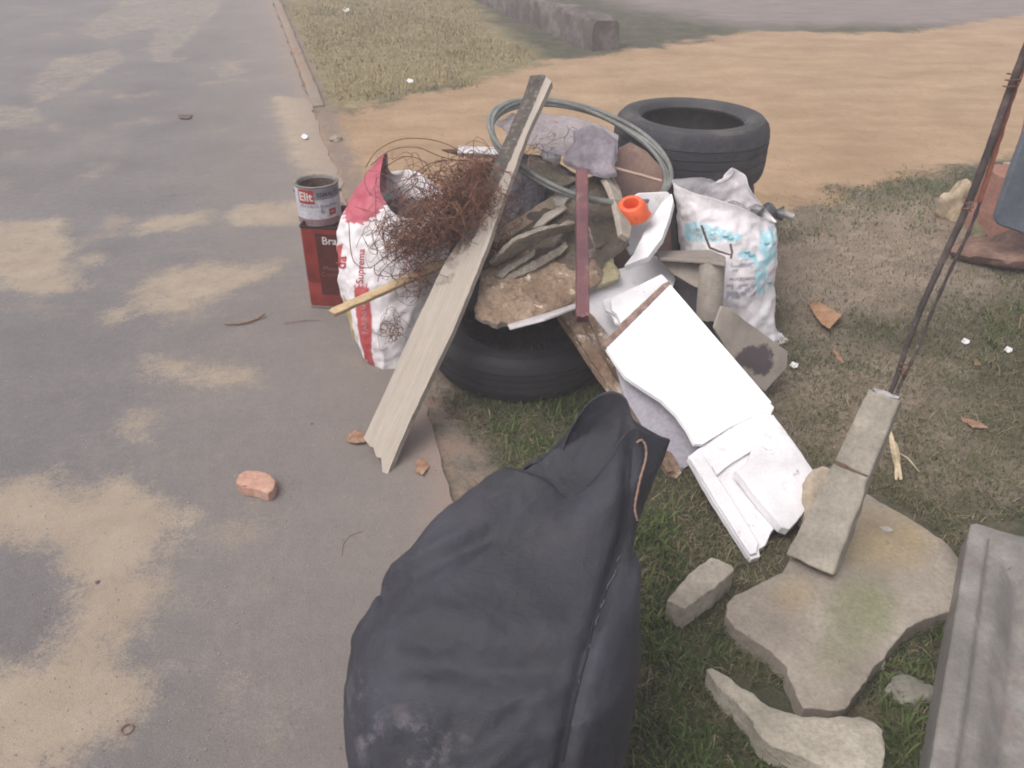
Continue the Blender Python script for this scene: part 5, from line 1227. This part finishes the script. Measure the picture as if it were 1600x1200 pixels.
# ---------------------------------------------------------------- brick piece, twigs, leaves, litter
tag(plate('brick_fragment', [(368, 752), (372, 741), (384, 734), (404, 735), (422, 740), (431, 750), (427, 763), (418, 770), (402, 764), (378, 760)], [(370, 755, H(.038)), (430, 755, H(.038)), (390, 735, H(.040))], .034, surf('pinkish brick', ['#a37a68', '#b58d7b', '#bf9b8a'], 12, 70, .95, .6), step=.01, jit=.0012, res=.008, rough=.002, edge_r=.003),
    'pinkish broken brick piece lying alone on the asphalt', 'brick')
tag(link('twig', *(lambda b: (b.v, b.f))(Bag().add(tube([at(351, 506, h=.012), at(372, 506, h=.01), at(386, 503, h=.012), at(402, 498, h=.01), at(413, 490, h=.02)], [.003, .0045, .005, .004, .006], 6))), surf('tan twig', ['#7d6656', '#93796a'], 30, 100, .9, .5)), 'tan twig lying on the road left of the red tin', 'twig')
tag(link('twig', *(lambda b: (b.v, b.f))(Bag().add(tube([at(443, 505, h=.01), at(470, 500, h=.01), at(498, 499, h=.01)], .002, 5))), surf('thin twig', ['#8a7264', '#9c8474'], 30)), 'thin straight straw on the road at the foot of the red tin', 'twig')
tag(link('twig', *(lambda b: (b.v, b.f))(Bag().add(tube(catmull([at(534, 868, h=.006), at(536, 850, h=.006), at(548, 836, h=.008), at(566, 830, h=.006)], 6), .0012, 5))), surf('thin twig', ['#8a7264', '#9c8474'], 30)), 'thin curved straw on the asphalt left of the black bag', 'twig')
leafm = surf('dry leaf', ['#7d5b48', '#94705a', '#a58470'], 20, 90, .8, .5)
def leaf(pts, hh, label, mat=leafm, name='dry_leaf', cat='leaf'):
    cx_ = sum(p[0] for p in pts)/len(pts); cy_ = sum(p[1] for p in pts)/len(pts)
    return tag(plate(name, pts, [(cx_-10, cy_+4, H(hh)), (cx_+10, cy_+4, H(hh*1.3)), (cx_, cy_-8, H(hh*.8))], .0012, mat, step=.008, jit=.002, res=.006, rough=.006, nfreq=30, bevel=0), label, cat)
leaf([(541, 688), (545, 678), (560, 672), (572, 678), (570, 690), (552, 692)], .012, 'curled brown leaf touching the foot of the leaning plank')
leaf([(1262, 473), (1276, 470), (1295, 480), (1315, 492), (1308, 500), (1296, 513), (1284, 506), (1272, 490)], .02, 'large folded tan leaf on the bare soil right of the printed sack', surf('tan leaf', ['#8f6a4e', '#a88465'], 20))
leaf([(650, 722), (662, 716), (670, 728), (660, 742), (650, 736)], .01, 'reddish brown leaf on the kerb soil right of the plank foot')
leaf([(278, 179), (300, 179), (296, 185), (280, 185)], .012, 'small dark leaf far up on the asphalt', surf('dark leaf', ['#54443e', '#69574f'], 20))
leaf([(1300, 545), (1312, 552), (1318, 566), (1308, 562)], .012, 'dull brown leaf in the grass below the large folded tan leaf')
leaf([(1524, 560), (1532, 560), (1530, 572), (1522, 570)], .012, 'small reddish leaf in the green grass near the right edge')
leaf([(1500, 655), (1530, 658), (1545, 668), (1520, 668)], .012, 'narrow brown leaf in the grass below the small reddish leaf')
husk = surf('straw husk', ['#b5a183', '#c9b699', '#a38f72'], 10, 90, .9, .5, stretch=(1, 1, 2))
root = thing('dry_husk', at(1405, 720, h=.01), 'split pale straw coloured husk standing in the grass right of the concrete post', 'husk')
for P, w in (([(1391, 674, .10), (1396, 700, .07), (1402, 725, .03), (1408, 750, .005)], .010), ([(1398, 690, .08), (1402, 715, .04), (1400, 750, .005)], .008), ([(1400, 706, .05), (1418, 716, .03), (1436, 737, .01)], .0025)):
    pts = catmull([at(a, b, h=c_) for a, b, c_ in P], 6); V = []; Fc = []
    v, f = tube(pts, [w*(.25+.75*math.sin(math.pi*min(.98, (i+1)/(len(pts)+1)))) for i in range(len(pts))], 6); link('husk_strand', v, f, husk, root)
litm = surf('white litter', ['#c9c6c8', '#dcdadc'], 20)
for i, (px, py, lab) in enumerate(((1508, 533, 'small white scrap in the grass, left one of the two near the right edge'), (1575, 546, 'small white scrap at the right edge beside the green grass'), (475, 213, 'tiny white scrap where the road meets the sandy drive'), (1240, 570, 'tiny white scrap beside the foot of the printed sack'),
                                   (640, 126, 'small pale stone like scrap at the lower edge of the dry grass patch'), (540, 15, 'tiny white fleck at the top of the dry grass patch'))):
    d = at(px, py, h=0).length; s = 6 if py > 500 else 5
    tag(plate('litter_scrap', [(px-s, py), (px-s*.3, py-s*.8), (px+s*1.2, py-s*.3), (px+s, py+s*.5), (px, py+s*.8)], [(px-s, py, H(.015)), (px+s, py, H(.02)), (px, py-s, H(.022))], .003, litm, step=.01, jit=.003, res=.01, rough=.004, nfreq=40, bevel=0), lab, 'litter')
v, f = tube([at(199, 1139, h=.008)+Vector((math.cos(a)*.0115, math.sin(a)*.0115, 0)) for a in np.linspace(0, 6.283, 25)[:-1]], .0016, 6, close=True)
tag(link('ring', v, f, surf('dull ring', ['#6b5148', '#85695d'], 30)), 'small dull brown ring lying on the sand patch on the road', 'ring')
for i, (px, py, r, lab) in enumerate(((153, 912, .007, 'small dark pebble on the large sand patch'), (222, 669, .005, 'tiny black pebble on a small sand patch of the asphalt'), (525, 220, .04, 'grey stone on the sand at the corner of road and drive'), (487, 664, .006, 'small dark crumb on the asphalt left of the plank foot'))):
    stone('pebble', at(px, py, h=0), r, surf('pebble', ['#4b4240', '#5f5450'] if i != 2 else ['#8a7d70', '#9d9082'], 30), lab, 'pebble', seed=i+20)

# ---------------------------------------------------------------- low wall at the top
wallm = surf('old rendered wall', ['#453f3c', '#625955', '#857b75'], 5, 60, .95, .7, .006, .35, spots=[(6, .56, .66, '#4b4440')])
w0 = at(946, 80, h=0); w1 = Vector((-1.55, 15.2, 0)); wd = (w1-w0).normalized(); wn_ = Vector((wd.y, -wd.x, 0))
V = []; Fc = []; n = 90; prof = [(-.14, -.05), (-.145, .02), (-.14, .16), (-.13, .24), (-.10, .27), (0, .275), (.10, .27), (.13, .24), (.14, .1), (.15, -.05)]; m = len(prof)
for i in range(n+1):
    for (u, z) in prof:
        p = w0+(w1-w0)*(i/n)+wn_*u+Vector((0, 0, z)); k = .03*noise.noise(p*5)+.015*noise.noise(p*14)
        V.append(p+wn_*k*(1 if u > 0 else -1)+Vector((0, 0, k*1.2 if z > .1 else 0))+wd*(.04*noise.noise(p*9) if i in (0, n) else 0))
for i in range(n):
    for k in range(m-1): Fc.append((i*m+k, i*m+k+1, (i+1)*m+k+1, (i+1)*m+k))
Fc.append(tuple(range(m))[::-1]); Fc.append(tuple(n*m+k for k in range(m)))
tag(link('low_wall', V, Fc, wallm, smooth=40), 'low crumbling grey wall running away beside the dry grass patch', 'wall')
